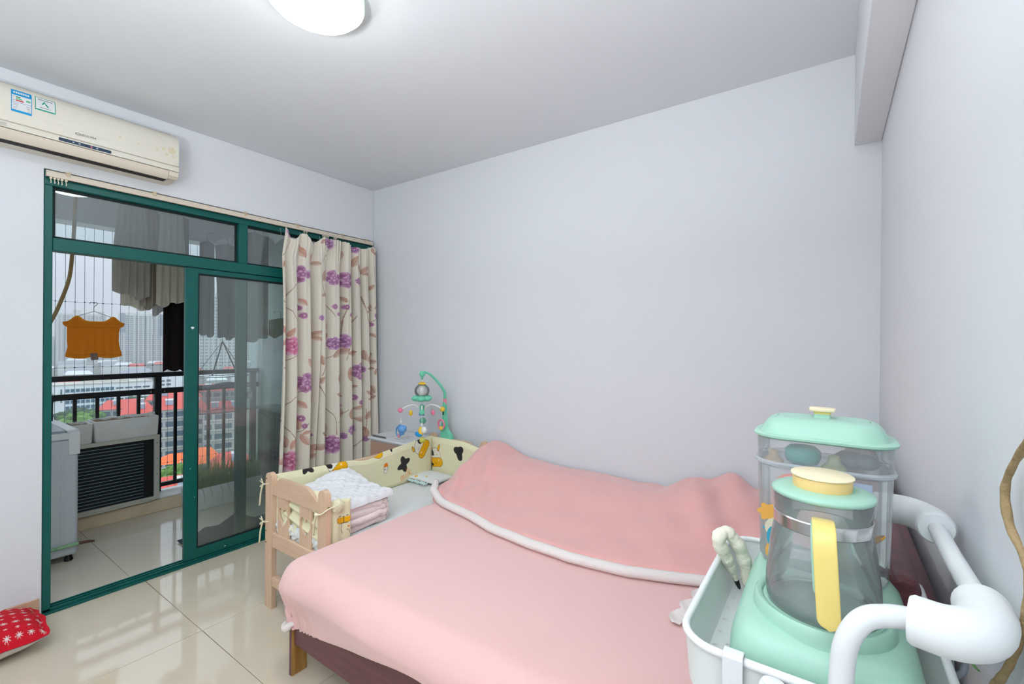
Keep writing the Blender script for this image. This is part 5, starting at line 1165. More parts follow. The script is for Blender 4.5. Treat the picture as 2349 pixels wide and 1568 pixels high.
for zz in (1.322, 1.545):
    MB().tube([(shp(u_, (zz - top_c(u_)) / (bot_c(u_) - top_c(u_)), 1)[0] + .001, shp(u_, (zz - top_c(u_)) / (bot_c(u_) - top_c(u_)), 1)[1], zz) for u_ in [i / 24 for i in range(1, 24)]], .002, 6).build('seam', mat('orange_seam', rgb(222, 146, 44), .9), sh)
hg = thing('wire_hanger', 'thin wire hanger holding the orange shorts', 'hanger', (-1.529, -1.575, 1.58))
HW = mat('hanger_wire', rgb(110, 112, 125), .35, metal=.7)
MB().tube(spline([(-1.530, -1.602, 1.737), (-1.536, -1.595, 1.750), (-1.543, -1.578, 1.750), (-1.536, -1.560, 1.750), (-1.529, -1.556, 1.735), (-1.529, -1.575, 1.712), (-1.529, -1.575, 1.676)], 6), .0022, 7).build('hook', HW, hg, smooth=180)
MB().tube([(-1.529, -1.575, 1.678), (-1.529, -1.66, 1.640), (-1.529, -1.745, 1.578), (-1.529, -1.575, 1.583), (-1.529, -1.395, 1.572), (-1.529, -1.47, 1.634), (-1.529, -1.575, 1.678)], .0020, 6).build('frame', HW, hg)

sh.location.y += .022; hg.location.y += .022
# ---- drying rail and washing
dp_ = thing('drying_pole', 'steel drying pole under the balcony ceiling', 'drying pole', (-.92, -1.0, 2.5))
MB().tube([(-.92, -1.9, 2.5), (-.92, -.285, 2.5)], .013, 12).build('pole', STEEL, dp_, smooth=60)
for yy in (-1.8, -.4): MB().tube([(-.92, yy, 2.51), (-.92, yy, 2.718)], .006, 8).build('hanger_rod', STEEL, dp_)
def garment(name, label, cat, x, y0, y1, zb, col, zt=2.46, amp=.016, nf=5, taper=.72, wav=.02, th=.02, sk=0.0, seed=1, legs=False):
    t = thing(name, label, cat, (x, (y0 + y1) / 2, zb), 'washing on the drying pole')
    mm = mat('cloth_' + name + str(seed), col, .9, bump=.25, bscale=90, translucent=.5, var=.2, vscale=8)
    def fn(u, v, s):
        yc = (y0 + y1) / 2; w_ = (y1 - y0) * (taper + (1 - taper) * min(1, v * 1.6)); y = yc + sk * v + w_ * (u - .5)
        zz = zt + (zb - zt) * v + wav * math.sin(u * 5 + seed) * v + .01 * math.sin(u * 13 + seed * 2) * v - (.05 * abs(u - .5) * (1 - v))
        e = math.sin(PI * min(max(u, .001), .999)) ** .5
        xx = x + s * th * e * (.3 + .7 * v) + amp * math.sin(u * nf * 2 * PI + seed + v * 1.5) * (.3 + .7 * v) * e
        return (xx, y, zz)
    m = MB()
    m.grid(lambda u, v: fn(u, v, 1), 50, 30); m.grid(lambda u, v: fn(1 - u, v, -1), 50, 30)
    m.build('cloth', mm, t, smooth=180, weld=True)
    yc = (y0 + y1) / 2
    MB().tube(spline([(x, yc, zt - .02), (x, yc, zt + .03), (x - .012, yc, zt + .055), (-.92, yc, zt + .058), (-.905, yc, zt + .045)], 4), .0022, 6).build('hanger_hook', HW, t)
    return t
garment('sweater', 'taupe knitted sweater hanging leftmost on the drying pole', 'sweater', -.84, -1.61, -1.385, 1.775, rgb(212, 206, 198), seed=1)
garment('shirt', 'light beige shirt hanging second on the drying pole', 'shirt', -.95, -1.53, -1.30, 1.70, rgb(232, 227, 214), seed=2, nf=4)
garment('shirt', 'brown grey shirt hanging third, between two pale shirts', 'shirt', -.90, -1.43, -1.30, 1.705, rgb(200, 190, 178), seed=3, nf=3)
garment('shirt', 'cream shirt with long sleeve hanging beside the door leaf', 'shirt', -.80, -1.36, -1.165, 1.725, rgb(236, 232, 216), seed=4, nf=4)
garment('undershirt', 'grey undershirt hanging behind the cream shirt', 'undershirt', -.98, -1.33, -1.12, 1.66, rgb(206, 203, 203), seed=5, nf=3)
garment('trousers', 'long dark brown trousers hanging beside the door leaf', 'trousers', -.93, -1.275, -1.10, 1.205, rgb(44, 32, 32), seed=6, nf=2, taper=.95, wav=.006)
garment('trouser_leg', 'grey trousers hanging left behind the door glass', 'trousers', -1.0, -1.00, -.885, 1.49, rgb(112, 112, 122), seed=7, nf=2, taper=1.0, wav=.008, zt=2.3)
garment('trouser_leg', 'grey trousers hanging in the middle behind the door glass', 'trousers', -1.0, -.86, -.70, 1.47, rgb(112, 112, 120), seed=8, nf=2, taper=1.3, wav=.012, zt=2.3)
garment('jacket', 'dark grey jacket hanging right behind the door glass', 'jacket', -1.05, -.66, -.40, 1.46, rgb(124, 126, 130), seed=9, nf=3, taper=1.0, wav=.02)
garment('towel', 'olive green towel hanging at the far right behind the door glass', 'towel', -.80, -.52, -.30, 1.50, rgb(168, 172, 140), seed=10, nf=3, taper=1.0, zt=1.66)

# ---- tan hose
hs = thing('hose', 'tan flexible hose hanging down at the left of the balcony', 'hose', (-1.1, -1.8, 1.4))
MB().tube(spline([(-1.1, -1.752, 2.722), (-1.1, -1.752, 2.5), (-1.1, -1.758, 2.25), (-1.1, -1.766, 2.08), (-1.1, -1.782, 1.89), (-1.1, -1.824, 1.722), (-1.1, -1.866, 1.596), (-1.1, -1.92, 1.49), (-1.1, -2.05, 1.42)], 8), .0115, 12).build('hose_pipe', mat('hose_tan', rgb(182, 152, 104), .6, bump=.1, bscale=60), hs, smooth=180)

# ---- washing machine
wm = thing('washing_machine', 'silver grey washing machine at the left of the balcony', 'washing machine', (-.94, -2.07, 0))
GRYM = mat('washer_silver', rgb(204, 210, 216), .4, metal=.1); GRYL = mat('washer_light', rgb(228, 231, 232), .4)
box('body', (-1.22, -2.36, .045), (-.672, -1.812, .80), GRYM, wm, bevel=.018, seg=3)
MB().plate([[(-2.33, .12), (-1.90, .12), (-1.88, .14), (-1.88, .70), (-1.90, .73), (-2.33, .73)], [(-2.32, .135), (-2.32, .715), (-1.905, .715), (-1.895, .695), (-1.895, .145), (-1.905, .135)]], lambda a, b, t: (t, a, b), -.673, -.6695).build('pressed_panel', GRYM, wm, bevel=.001)
box('corner_trim', (-.690, -1.862, .70), (-.664, -1.806, .848), GRYL, wm, bevel=.004)
box('top_frame', (-1.215, -2.36, .80), (-.668, -1.808, .845), GRYL, wm, bevel=.01, seg=3)
MB().plate([[(-1.20, .845), (-.68, .845), (-.70, .858), (-1.18, .868)]], lambda a, b, t: (a, t, b), -2.35, -1.87).build('lid', mat('washer_lid', rgb(160, 166, 172), .3), wm, bevel=.004)
box('control_panel', (-1.21, -1.868, .845), (-.672, -1.812, .862), GRYL, wm, bevel=.005)
for xx in (-1.18, -.715):
    for yy in (-2.32, -1.85): MB().lathe([(.018, 0), (.024, .006), (.02, .02), (.012, .047)], (xx, yy, 0), 14).build('foot', BLACK, wm, smooth=40)
st = thing('broom_stick', 'green wooden stick with brown end lying against the washing machine', 'stick', (-.66, -1.85, 0))
MB().tube([(-.645, -2.3, .115), (-.652, -1.815, .118)], .0105, 10).build('handle', mat('stick_green', rgb(120, 182, 128), .6, var=.6, vscale=25, vcol=rgb(190, 210, 180)), st, smooth=60)
MB().tube([(-.652, -1.815, .118), (-.654, -1.765, .112), (-.655, -1.735, .105)], [.010, .009, .006], 10).build('tip', mat('stick_brown', rgb(96, 66, 56), .6), st, smooth=60)
MB().tube([(-.645, -2.3, .012), (-.645, -2.3, .115)], .010, 8).build('leg', MATS['stick_brown'], st)

# ---- condenser unit with planters on top
cn = thing('condenser_unit', 'old air conditioner condenser with dark finned coil on the balcony curb', 'condenser unit', (-1.35, -1.6, .112))
FRM = mat('condenser_cream', rgb(206, 204, 192), .5, var=.3, vscale=6)
box('casing', (-1.455, -2.02, .125), (-1.262, -1.205, .648), FRM, cn, bevel=.004)
MB().plate([[(-2.02, .118), (-1.195, .118), (-1.195, .655), (-2.02, .655)], [(-1.995, .145), (-1.995, .625), (-1.232, .625), (-1.232, .145)]], lambda a, b, t: (t, a, b), -1.264, -1.236).build('front_frame', FRM, cn, bevel=.003)
cz = MB().box((-1.262, -1.995, .145), (-1.258, -1.232, .625)).build('coil_back', mat('coil_black', rgb(22, 24, 28), .5), cn)
FIN = mat('coil_fin', rgb(128, 158, 168), .3, metal=.4)
for k in range(18):
    MB().box((-1.258, -1.99, .162 + .0255 * k), (-1.250, -1.30, .1665 + .0255 * k)).build('coil_tube', FIN, cn)
for k in range(4): MB().tube([(-1.252, -1.215, .2 + .13 * k), (-1.234, -1.215, .2 + .13 * k)], .004, 8).build('rivet', STEEL, cn)
MB().tube(spline([(-1.235, -1.93, .124), (-1.228, -1.6, .118), (-1.230, -1.4, .122), (-1.232, -1.25, .12)], 6), .010, 8).build('foam_strip', mat('torn_foam', rgb(200, 198, 184), .9, bump=.6, bscale=60), cn, smooth=180)
PLM = mat('planter_white', rgb(240, 241, 239), .6, var=.3, vscale=7, vcol=rgb(214, 212, 202)); SOIL = mat('soil', rgb(158, 136, 112), .95, bump=.8, bscale=60)
def planter(y0, y1, x0, x1, z0, z1, label):
    t = thing('planter', label, 'planter', ((x0 + x1) / 2, (y0 + y1) / 2, z0), 'white troughs on the balcony')
    cx, cy, hx, hy = (x0 + x1) / 2, (y0 + y1) / 2, (x1 - x0) / 2, (y1 - y0) / 2
    def ring(k, z): return rrect(cx, cy, hx - k, hy - k, max(.004, .016 - k * .3), z, 4)
    MB().rings([ring(.012, z0), ring(.006, z0 + .01), ring(0, z1 - .012), ring(.002, z1), ring(.012, z1), ring(.016, z1 - .03)], True, True, False).build('trough', PLM, t, smooth=40)
    MB().grid(lambda u, v: (cx + (hx - .014) * (2 * u - 1), cy + (hy - .014) * (2 * v - 1), z1 - .016 + .010 * math.sin(u * 9 + v * 14) * math.sin(v * 11)), 12, 40).build('soil', SOIL, t, smooth=180)
    return t
pA = planter(-1.612, -1.198, -1.452, -1.240, .6555, .815, 'right white concrete trough of bare soil on the condenser')
pB = planter(-2.05, -1.616, -1.452, -1.232, .6555, .805, 'left white concrete trough with seedlings behind the washing machine')
LEAFG = mat('seedling_green', rgb(70, 120, 40), .6, translucent=.2)
def leaf_mesh(p, d, L, w_, up):
    d = Vector(d).normalized(); s_ = d.cross(Vector((0, 0, 1))).normalized(); p = Vector(p)
    def fn(u, v): return p + d * L * u + s_ * w_ * math.sin(PI * min(.98, u * .95 + .03)) * (v - .5) + Vector((0, 0, up * L * math.sin(PI * u * .7)))
    return MB().grid(fn, 6, 4)
for i, (yy, dy, dx, L) in enumerate(((-1.80, -.5, .8, .05), (-1.79, .6, .7, .055), (-1.735, .9, .3, .05), (-1.73, -.7, .6, .045), (-1.69, .8, .5, .03), (-1.84, .9, .2, .04))):
    leaf_mesh((-1.31, yy, .80), (dx * .4, dy, 0), L, L * .7, .45).build('seedling_leaf', LEAFG, pB, smooth=180)
MB().lathe([(.02, 0), (.021, .03), (.018, .03), (.017, .004), (.001, .004)], (-1.30, -1.232, .812), 20).build('small_pot', mat('pot_white', rgb(220, 220, 218), .5), pA, smooth=40)

# ---- planter with grass behind the glass
pg = planter(-1.06, -.42, -1.20, -1.0, 0.0005, .185, 'long white trough full of green grass on the balcony floor')
gm = MB(); rr = random.Random(3)
for k in range(620):
    x0, y0 = rr.uniform(-1.18, -1.02), rr.uniform(-1.04, -.44); a = rr.uniform(0, 2 * PI); L = rr.uniform(.12, .30); ln = rr.uniform(.1, .7); w_ = rr.uniform(.0035, .006)
    px_, py_ = math.cos(a), math.sin(a); V = []
    for j in range(5):
        t = j / 4; q = ln * L * t * t; zz = .165 + L * (t - .35 * ln * t * t); wj = w_ * (1 - t * .9)
        V += [(x0 + px_ * q - py_ * wj, y0 + py_ * q + px_ * wj, zz), (x0 + px_ * q + py_ * wj, y0 + py_ * q - px_ * wj, zz)]
    gm.add(V, [(2 * j, 2 * j + 1, 2 * j + 3, 2 * j + 2) for j in range(4)])
tag(gm.build('grass', mat('grass_green', rgb(110, 146, 70), .7, translucent=.35, var=.5, vscale=14, vcol=rgb(150, 176, 110)), pg, smooth=180), kind='stuff')
for yy, ex in ((-.94, .07), (-.86, .10), (-.80, .06), (-1.0, .09)):
    MB().tube(spline([(-1.02, yy, .19), (-.985, yy + .01, .215), (-.965, yy + .03, .16), (-.955, yy + .035, .19 - ex * 1.4)], 5), [.003] * 10 + [.0025] * 5 + [.001], 5, flat=.3).build('grass_blade', MATS['grass_green'], pg)

# ---- hanging drying net
dn = thing('drying_net', 'round two tier hanging drying net behind the door glass', 'drying net', (-1.18, -.72, .8))
NETM = glass_mat('net_mesh', (.72, .74, .78), refl=0.0, haze=.35, hazecol=(.55, .56, .58)); STR = mat('net_strap', rgb(96, 106, 116), .7)
NXc, NYc, NR = -1.20, -.735, .225
for zz in (1.12, 1.03, .80): MB().tube([(NXc + NR * math.cos(a) * .55, NYc + NR * math.sin(a), zz) for a in [2 * PI * k / 40 for k in range(40)]], .004, 6, loop=True).build('ring', STR, dn, smooth=180)
for zz in (1.022, .795): MB().lathe([(NR * .98, .006), (NR * .8, .0), (NR * .4, -.008), (.001, -.010)], (NXc, NYc, zz), 40, .55, 1.0, cap=False).build('net_tray', NETM, dn, smooth=180)
MB().lathe([(NR, .0), (NR * 1.02, -.1), (NR, -.23)], (NXc, NYc, 1.03), 40, .55, 1.0, cap=False).build('net_side', glass_mat('net_side_mesh', (.86, .87, .88), refl=0, haze=.14, hazecol=(.6, .6, .62)), dn, smooth=180)
for a in (.4, 1.9, 3.3, 4.7): MB().tube([(NXc, NYc, 1.44), (NXc + NR * .55 * math.cos(a), NYc + NR * math.sin(a), 1.12)], .006, 6, flat=.3).build('strap', STR, dn)
MB().tube([(NXc, NYc, 1.43), (NXc, NYc, 2.0), (-.93, NYc, 2.49)], .002, 6).build('cord', STR, dn)
ck = thing('dark_garment', 'small dark garment drying flat on the upper net tray', 'garment', (NXc, NYc + .02, 1.025))
MB().sphere((NXc + .02, NYc + .03, 1.038), .10, 20, 10, (.7, 1.1, .28)).sphere((NXc + .03, NYc - .04, 1.03), .07, 16, 10, (.8, 1.2, .2)).build('cloth', mat('cloth_slate', rgb(92, 96, 108), .9), ck, smooth=180)

# ---- dark bag folded on the floor behind the glass
bg_ = thing('dark_bag', 'dark slate cloth bag slumped on the floor behind the door leaf', 'bag', (-.3, -1.05, 0))
def bagf(u, v):
    y = -1.33 + .62 * u; x = -.20 - .26 * v
    h = .012 + .12 * max(0, 1 - abs(u - .55) / .35) * math.sin(PI * v) + .07 * max(0, 1 - abs(u - .22) / .16) * math.sin(PI * v); return (x, y, h)
MB().grid(bagf, 40, 20).build('cloth', mat('bag_slate', rgb(66, 70, 80), .85, bump=.3, bscale=30), bg_, smooth=60, solid=.006)
# ---- small dark cabinet against the balcony end wall
cbn = thing('balcony_cabinet', 'dark grey cabinet against the end wall of the balcony', 'cabinet', (-.75, -.4, 0))
box('carcass', (-1.10, -.46, 0.0), (-.45, -.285, .80), mat('cabinet_dark', rgb(74, 78, 76), .6), cbn, bevel=.006)
box('top_board', (-1.12, -.475, .80), (-.43, -.283, .825), mat('cabinet_top', rgb(150, 154, 148), .5), cbn, bevel=.004)
for x0 in (-1.09, -.772): dd = box('door', (x0, -.468, .03), (x0 + .305, -.4605, .78), mat('cabinet_door', rgb(66, 70, 70), .5), cbn, bevel=.002); box('handle', (x0 + .14, -.478, .72), (x0 + .17, -.468, .735), STEEL, dd)

# ================================================================== the city far below the balcony
GZ = -40.0
def polar(bearing, R): b = math.radians(bearing); return (CAM[0] - R * math.cos(b), CAM[1] + R * math.sin(b))
GRD = mat('city_ground', rgb(120, 124, 112), .95, var=.8, vscale=.02, vcol=rgb(96, 112, 90))
struct('city_ground', MB().box((-4200, -2200, GZ - 1), (-12, 3200, GZ)), GRD)
RED = mat('red_roof', rgb(214, 92, 80), .8, var=.35, vscale=.25, vcol=rgb(188, 78, 70)); ROR = mat('orange_canopy', rgb(240, 110, 50), .7)
FAC = mat('facade_grey', rgb(176, 174, 168), .9, var=.4, vscale=.2, vcol=rgb(140, 140, 138)); FAW = mat('facade_white', rgb(226, 230, 230), .8)
PANE = mat('far_window', rgb(70, 92, 104), .2); PANEB = mat('far_window_blue', rgb(96, 150, 176), .2); CONC = mat('concrete', rgb(196, 192, 180), .9)
def frame_fn(cx, cy, ang):
    ca, sa = math.cos(ang), math.sin(ang)
    return lambda a, b, z: (cx + a * ca - b * sa, cy + a * sa + b * ca, z)
def obox(m, fn, a0, b0, z0, a1, b1, z1):
    V = [fn(*p) for p in ((a0, b0, z0), (a1, b0, z0), (a1, b1, z0), (a0, b1, z0), (a0, b0, z1), (a1, b0, z1), (a1, b1, z1), (a0, b1, z1))]
    return m.add(V, [(3, 2, 1, 0), (4, 5, 6, 7), (0, 1, 5, 4), (1, 2, 6, 5), (2, 3, 7, 6), (3, 0, 4, 7)])
def block(label, bearing, R, Wd, D, ze, rot=0.0, rise=2.6, fac=FAC, roof=RED, floors=6, cols=7, near=True, group='red roofed apartment blocks', heaters=2):
    """a: across the view, b: depth away from the viewer"""
    cx, cy = polar(bearing, R); t = thing('apartment_block', label, 'apartment block', (cx, cy, GZ), group)
    ang = math.radians(90 - bearing + 0.0) + rot            # a axis perpendicular to the line of sight
    ang = math.atan2(math.cos(math.radians(bearing)), math.sin(math.radians(bearing))) + rot
    fn = frame_fn(cx, cy, ang)
    if (Vector(fn(0, 1, 0)) - Vector(fn(0, 0, 0))).dot(Vector((cx - CAM[0], cy - CAM[1], 0))) < 0: fn0 = fn; fn = lambda a, b, z: fn0(-a, -b, z)
    obox(MB(), fn, -Wd / 2, 0, GZ, Wd / 2, D, ze).build('wall', fac, t)
    o = .5; r = MB()
    V = [fn(-Wd / 2 - o, -o, ze), fn(Wd / 2 + o, -o, ze), fn(Wd / 2 + o, D + o, ze), fn(-Wd / 2 - o, D + o, ze), fn(-Wd / 2 + 1.5, D / 2, ze + rise), fn(Wd / 2 - 1.5, D / 2, ze + rise)]
    r.add(V, [(0, 1, 5, 4), (1, 2, 5), (2, 3, 4, 5), (3, 0, 4), (3, 2, 1, 0)]); rf = r.build('roof', roof, t)
    if near:
        fh = 2.9; w0 = None
        for f in range(floors):
            z1 = ze - .7 - fh * f
            obox(MB(), fn, -Wd / 2 - .05, -.5, z1 - 1.9, Wd / 2 + .05, .0, z1 - 1.75).build('balcony_slab', CONC, t)
            for c in range(cols):
                a = -Wd / 2 + (c + .5) * Wd / cols; ww = Wd / cols * .36
                wi = obox(MB(), fn, a - ww, -.12, z1 - 1.5, a + ww, .05, z1).build('window', PANE, t)
    for k in range(heaters):
        a = -Wd / 2 + Wd * (k + .6) / heaters; h = MB(); obox(h, fn, a - .9, D * .16, ze + rise * .45, a + .9, D * .19, ze + rise * .95)
        hh = h.build('solar_heater', mat('heater_panel', rgb(150, 160, 176), .3), rf)
        tk = MB(); obox(tk, fn, a - 1.0, D * .17, ze + rise * .98, a + 1.0, D * .22, ze + rise * 1.15); tk.build('heater_tank', FAW, hh)
    return t
block('long red roofed block below the white school building', 14.7, 200, 12.5, 9, -22.2, .04, cols=5, floors=3)
block('smaller red roofed block in front, left of the railing post', 15.6, 178, 7.5, 8, -21.4, .06, cols=3, floors=4, heaters=1)
block('red roofed block at the right of the middle row', 18.5, 208, 16, 9, -20.8, .04, cols=6, floors=3)
block('grey apartment block with red roof right of the railing post', 18.9, 168, 13, 9, -19.6, .05, cols=5, floors=6)
block('low red roof among the trees on the left', 10.1, 185, 7, 7, -27.2, .1, rise=2.0, cols=3, floors=2, heaters=1)
block('red roof nearest to the balcony below the trees', 18.8, 92, 9, 8, -24.4, .12, cols=4, floors=2, heaters=1)
block('red roofed block seen through the door glass, left', 22.0, 215, 14, 9, -19.4, .05, cols=5, floors=4)
block('red roofed block seen through the door glass, nearer', 22.6, 160, 10, 9, -20.2, .06, cols=4, floors=6)
block('orange roofed hall close below the door glass', 21.0, 112, 5.5, 7, -24.0, .1, cols=3, floors=3, roof=ROR, heaters=0)
block('pale block with dark windows beside the grass planter', 23.6, 98, 6.5, 7, -22.5, .1, cols=3, floors=6, heaters=1)
# low sea of roofs in the distance
rr = random.Random(11); GRR = mat('grey_roof', rgb(160, 164, 170), .8)
for row in range(9):
    R = 345 + 48 * row; stp = math.degrees(30 / R); b = 8.4 + rr.uniform(0, stp)
    while b < 25.5:
        w_ = rr.uniform(10, 20); q = rr.random()
        lab = ('red roofed', 'grey roofed', 'flat white roofed')[0 if q < .3 else (1 if q < .7 else 2)] + ' low house in the ' + ('nearer', 'middle', 'farthest')[row // 3] + ' haze'
        block(lab, b, R + rr.uniform(-6, 6), w_, 12, GZ + rr.uniform(12.5, 15.5), rr.uniform(-.12, .12), 2.4, FAC if rr.random() < .4 else FAW, RED if q < .3 else (GRR if q < .7 else FAW), near=False, group='distant low houses', heaters=0)
        b += stp * rr.uniform(.9, 1.3)

# long white school building with rows of blue windows
cx, cy = polar(13.0, 262); sc = thing('school_building', 'long white building with rows of blue windows', 'building', (cx, cy, GZ))
ang = math.atan2(math.cos(math.radians(13.0)), math.sin(math.radians(13.0))) + .16; fn = frame_fn(cx, cy, ang)
if (Vector(fn(0, 1, 0)) - Vector(fn(0, 0, 0))).dot(Vector((cx - CAM[0], cy - CAM[1], 0))) < 0: fq = fn; fn = lambda a, b, z: fq(-a, -b, z)
ZS = -18.2
obox(MB(), fn, -15, 0, GZ, 17, 12, ZS).build('wall', FAW, sc); obox(MB(), fn, -15.3, -.4, ZS, 17.3, 12.4, ZS + .4).build('roof', CONC, sc)
obox(MB(), fn, -5, 4, ZS + .4, 9, 9, ZS + 1.6).build('roof_structure', CONC, sc)
for f in range(6):
    zt = ZS - 1.6 - 2.35 * f
    for c in range(10):
        a = -11.6 + 1.55 * c; w1 = obox(MB(), fn, a, -.12, zt - 1.45, a + 1.3, .05, zt).build('window', PANEB, sc); obox(MB(), fn, a + .2, -.16, zt - 1.25, a + 1.2, -.1, zt - .2).build('pane', PANE, w1)
    for c in range(4): a = 4.3 + 3.1 * c; obox(MB(), fn, a, -.12, zt - 1.05, a + 2.5, .05, zt - .4).build('window', PANE, sc)
obox(MB(), fn, -13.0, -.15, ZS - 7, -12.5, .05, ZS - 1.6).build('stair_window', PANE, sc)
# white office block behind the post
cx, cy = polar(18.4, 300); ob = thing('office_block', 'white office block with striped windows behind the railing post', 'building', (cx, cy, GZ))
ang = math.atan2(math.cos(math.radians(18.4)), math.sin(math.radians(18.4))) + .1; fn = frame_fn(cx, cy, ang)
if (Vector(fn(0, 1, 0)) - Vector(fn(0, 0, 0))).dot(Vector((cx - CAM[0], cy - CAM[1], 0))) < 0: fq2 = fn; fn = lambda a, b, z: fq2(-a, -b, z)
obox(MB(), fn, -7.5, 0, GZ, 10, 12, -18.6).build('wall', FAW, ob)
for f in range(6): obox(MB(), fn, -7, -.2, -21.3 - 2.0 * f, -4.2, .05, -20.5 - 2.0 * f).build('window', PANE, ob); obox(MB(), fn, -3.4, -.2, -21.3 - 2.0 * f, -1.6, .05, -20.3 - 2.0 * f).build('window', PANE, ob)
for a in (5.5, 7.0): obox(MB(), fn, a, -.2, -26, a + .6, .05, -21).build('window', PANE, ob)

# residential towers in the mist
TWM = mat('tower_wall', rgb(214, 214, 208), .85); TWD = mat('tower_recess', rgb(132, 142, 150), .8)
def tower(label, bearing, R, Wd, D, ztop, cols, floors, mat_=TWM, cap=True, strips=()):
    cx, cy = polar(bearing, R); t = thing('tower', label, 'tower', (cx, cy, GZ), 'residential towers in the mist')
    ang = math.atan2(math.cos(math.radians(bearing)), math.sin(math.radians(bearing))) + .1; f0 = frame_fn(cx, cy, ang); fn = f0
    if (Vector(f0(0, 1, 0)) - Vector(f0(0, 0, 0))).dot(Vector((cx - CAM[0], cy - CAM[1], 0))) < 0: fn = lambda a, b, z: f0(-a, -b, z)
    obox(MB(), fn, -Wd / 2, 0, GZ, Wd / 2, D, ztop).build('wall', mat_, t)
    if cap: obox(MB(), fn, -Wd * .18, D * .2, ztop, -Wd * .02, D * .7, ztop + 6).build('roof_structure', mat_, t); obox(MB(), fn, Wd * .34, D * .2, ztop, Wd * .46, D * .7, ztop + 5).build('roof_structure', mat_, t)
    m = MB(); fh = (ztop - GZ - 4) / floors
    for f in range(floors):
        for c in range(cols):
            a = -Wd / 2 + (c + .5) * Wd / cols; ww = Wd / cols * (.34 if c % 3 else .2); z0 = ztop - 3 - fh * f
            obox(m, fn, a - ww, -.5, z0 - fh * .55, a + ww, .1, z0)
    tag(m.build('windows', TWD, t), kind='stuff')
    for a0, a1, z0 in strips: obox(MB(), fn, a0 * Wd, -.8, z0, a1 * Wd, .2, ztop - .5).build('recess', TWD, t)
    return t
tower('tall apartment tower standing clear right of the orange shorts', 16.6, 660, 56, 22, 29, 14, 28, strips=((-.49, -.42, 8), (.10, .28, 4)))
tower('grey apartment tower half hidden behind the orange shorts', 11.6, 980, 56, 22, 38, 12, 28)
tower('pale slab tower between the shorts and the tall tower', 14.8, 1180, 30, 20, 23, 5, 22, cap=False)
tower('pale tower at the far left above the hills', 9.6, 1500, 26, 20, 3, 5, 14, cap=False)
tower('low tower beside the far left tower', 10.6, 1500, 16, 18, 10, 4, 14, cap=False)
tower('tall glass tower seen between the trousers behind the door glass', 21.9, 520, 34, 20, 44, 9, 26)
tower('pale tower at the right behind the door glass', 24.4, 620, 40, 20, 20, 9, 24)
# wooded hills
HILL = mat('wooded_hill', rgb(96, 124, 100), .95, var=.6, vscale=.01, vcol=rgb(74, 104, 82))
def hillz(u, v): return 26 * math.sin(PI * u) ** .7 * math.sin(PI * v) * (.72 + .28 * math.sin(7 * u + 2)) 
struct('hills', MB().grid(lambda u, v: (*polar(4 + 24 * u, 1300 + 700 * v), GZ + 46 * math.sin(PI * v) * (.8 + .2 * math.sin(9 * u + 1))), 60, 16), HILL, smooth=180)
# trees: crown of leaf clumps on a trunk
TREEM = mat('tree_leaf', rgb(104, 142, 62), .9, var=.7, vscale=.9, vcol=rgb(66, 100, 44)); TREED = mat('tree_leaf_dark', rgb(70, 98, 62), .9, var=.7, vscale=.9, vcol=rgb(48, 74, 46)); TRK = mat('tree_trunk', rgb(96, 80, 64), .9)
def crown_mesh(seed, m_):
    rr = random.Random(seed); m = MB()
    for k in range(26):
        a = rr.uniform(0, 2 * PI); q = rr.uniform(0, 1) ** .5 * .8; zz = rr.uniform(-.55, .75); s_ = rr.uniform(.22, .42) * (1 - .25 * abs(zz))
        m.sphere((q * math.cos(a) * (1 - .3 * abs(zz)), q * math.sin(a) * (1 - .3 * abs(zz)), zz * .8), s_, 8, 6, (1, 1, .85))
    nz = random.Random(seed + 50); m.V = [(x + nz.uniform(-.05, .05), y + nz.uniform(-.05, .05), z + nz.uniform(-.05, .05)) for x, y, z in m.V]
    me = m.build('crown', m_, None); d = me.data; bpy.data.objects.remove(me); return d
CR = [crown_mesh(1, TREEM), crown_mesh(2, TREEM), crown_mesh(3, TREED), crown_mesh(4, TREED)]
TRD = MB().lathe([(.35, 0), (.28, 4), (.2, 9)], (0, 0, 0), 8).build('trunk', TRK); TRDm = TRD.data; bpy.data.objects.remove(TRD)
def tree(bearing, R, ztop, rad, kind, label, group):
    cx, cy = polar(bearing, R); t = thing('tree', label, 'tree', (cx, cy, GZ), group)
    c = bpy.data.objects.new('crown', CR[kind]); COL.objects.link(c); c.parent = t; c.location = (0, 0, ztop - GZ - rad); c.scale = (rad, rad, rad); c.rotation_euler = (0, 0, R * 1.3)
    k = bpy.data.objects.new('trunk', TRDm); COL.objects.link(k); k.parent = t; k.scale = (1, 1, (ztop - GZ - rad) / 9)
rr = random.Random(5)
ORD = ['leftmost', 'second from left', 'middle one', 'fourth from left', 'rightmost', 'second from left', 'third from left', 'fourth from left', 'rightmost', 'leftmost', 'second from left', 'third from left', 'rightmost', 'leftmost']
for b, R, zt, rad, kd in ((10.7, 200, -22.0, 3.8, 0), (11.5, 196, -21.0, 4.2, 1), (12.2, 200, -21.6, 4.2, 0), (12.75, 197, -23.2, 3.8, 1), (13.1, 190, -25.6, 3.4, 0)):
    tree(b, R, zt, rad, kd, 'bright green tree, %s in the clump left of the red roofs' % ORD.pop(0), 'bright trees below the balcony')
for b, R, zt, rad, kd in ((10.6, 232, -24.5, 3.6, 2), (11.4, 236, -24.0, 4, 3), (12.2, 230, -24.2, 4, 2), (13.0, 228, -24.8, 3.6, 3), (9.3, 262, -20.5, 3.5, 2)):
    tree(b, R, zt, rad, kd, 'dark green tree, %s before the white school building' % ORD.pop(0), 'dark trees before the school')
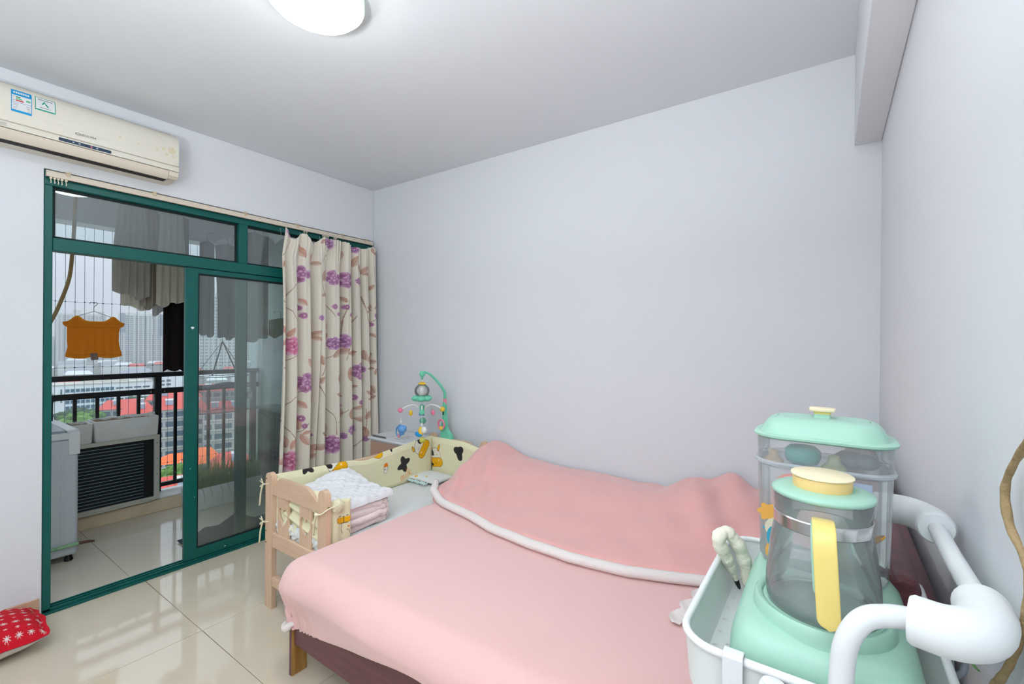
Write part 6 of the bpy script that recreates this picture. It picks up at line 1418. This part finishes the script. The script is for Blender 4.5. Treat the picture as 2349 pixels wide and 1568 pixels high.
for b, R, zt, rad, kd in ((18.0, 112, -23.0, 3.4, 0), (18.5, 108, -23.2, 3.2, 1), (19.1, 110, -22.6, 3.4, 0), (17.6, 114, -24.5, 3.2, 1)):
    tree(b, R, zt, rad, kd, 'leafy tree, %s beside the orange canopy' % ORD.pop(0), 'trees by the orange canopy')
for k in range(16):
    tree(rr.uniform(15.5, 25), rr.uniform(236, 250), -21.5 + rr.uniform(-1, 1), rr.uniform(3, 4), 2 + k % 2, 'dark green tree in the row behind the red roofs', 'tree row behind the red roofs')
# orange canopy with folded white parasols
cx, cy = polar(18.7, 128); cp = thing('market_canopy', 'bright orange canopy roof among the trees', 'canopy', (cx, cy, GZ))
ang = math.atan2(math.cos(math.radians(18.7)), math.sin(math.radians(18.7))); f0 = frame_fn(cx, cy, ang)
MB().add([f0(-4.5, -3, -26.3), f0(4.5, -3, -26.3), f0(4.5, 3, -26.3), f0(-4.5, 3, -26.3), f0(-1.5, 0, -24.6), f0(1.5, 0, -24.6)], [(0, 1, 5, 4), (1, 2, 5), (2, 3, 4, 5), (3, 0, 4), (3, 2, 1, 0)]).build('canopy_roof', ROR, cp)
for a, b in ((-4, -2.6), (4, -2.6), (4, 2.6), (-4, 2.6)): obox(MB(), f0, a - .15, b - .15, GZ, a + .15, b + .15, -26.2).build('canopy_post', FAW, cp)
for i, (b, R) in enumerate(((18.55, 117), (18.95, 118))):
    cx, cy = polar(b, R); ps = thing('parasol', ('left', 'right')[i] + ' folded white parasol in front of the orange canopy', 'parasol', (cx, cy, GZ), 'folded parasols')
    MB().lathe([(.45, -27.5), (.35, -25.8), (.05, -24.2)], (cx, cy, 0), 10).build('folded_canopy', FAW, ps, smooth=60); MB().lathe([(.06, GZ), (.06, -27.4)], (cx, cy, 0), 8).build('pole', FAW, ps)

# ------------------------------------------------------------------ wet haze over the city
hz = bpy.data.materials.new('city_haze'); hz.use_nodes = True; N = NT(hz); N.n.remove(N.n['Principled BSDF'])
vs = N.new('ShaderNodeVolumeScatter'); vs.inputs['Color'].default_value = (.93, .965, 1.0, 1); vs.inputs['Density'].default_value = .0009; vs.inputs['Anisotropy'].default_value = .0
N.link(vs.outputs[0], N.n['Material Output'].inputs['Volume'])
ho = tag(MB().box((-2600, -900, GZ - .5), (-60, 1700, 320)).build('haze', hz), 'thin wet haze hanging over the city', 'haze', kind='stuff')
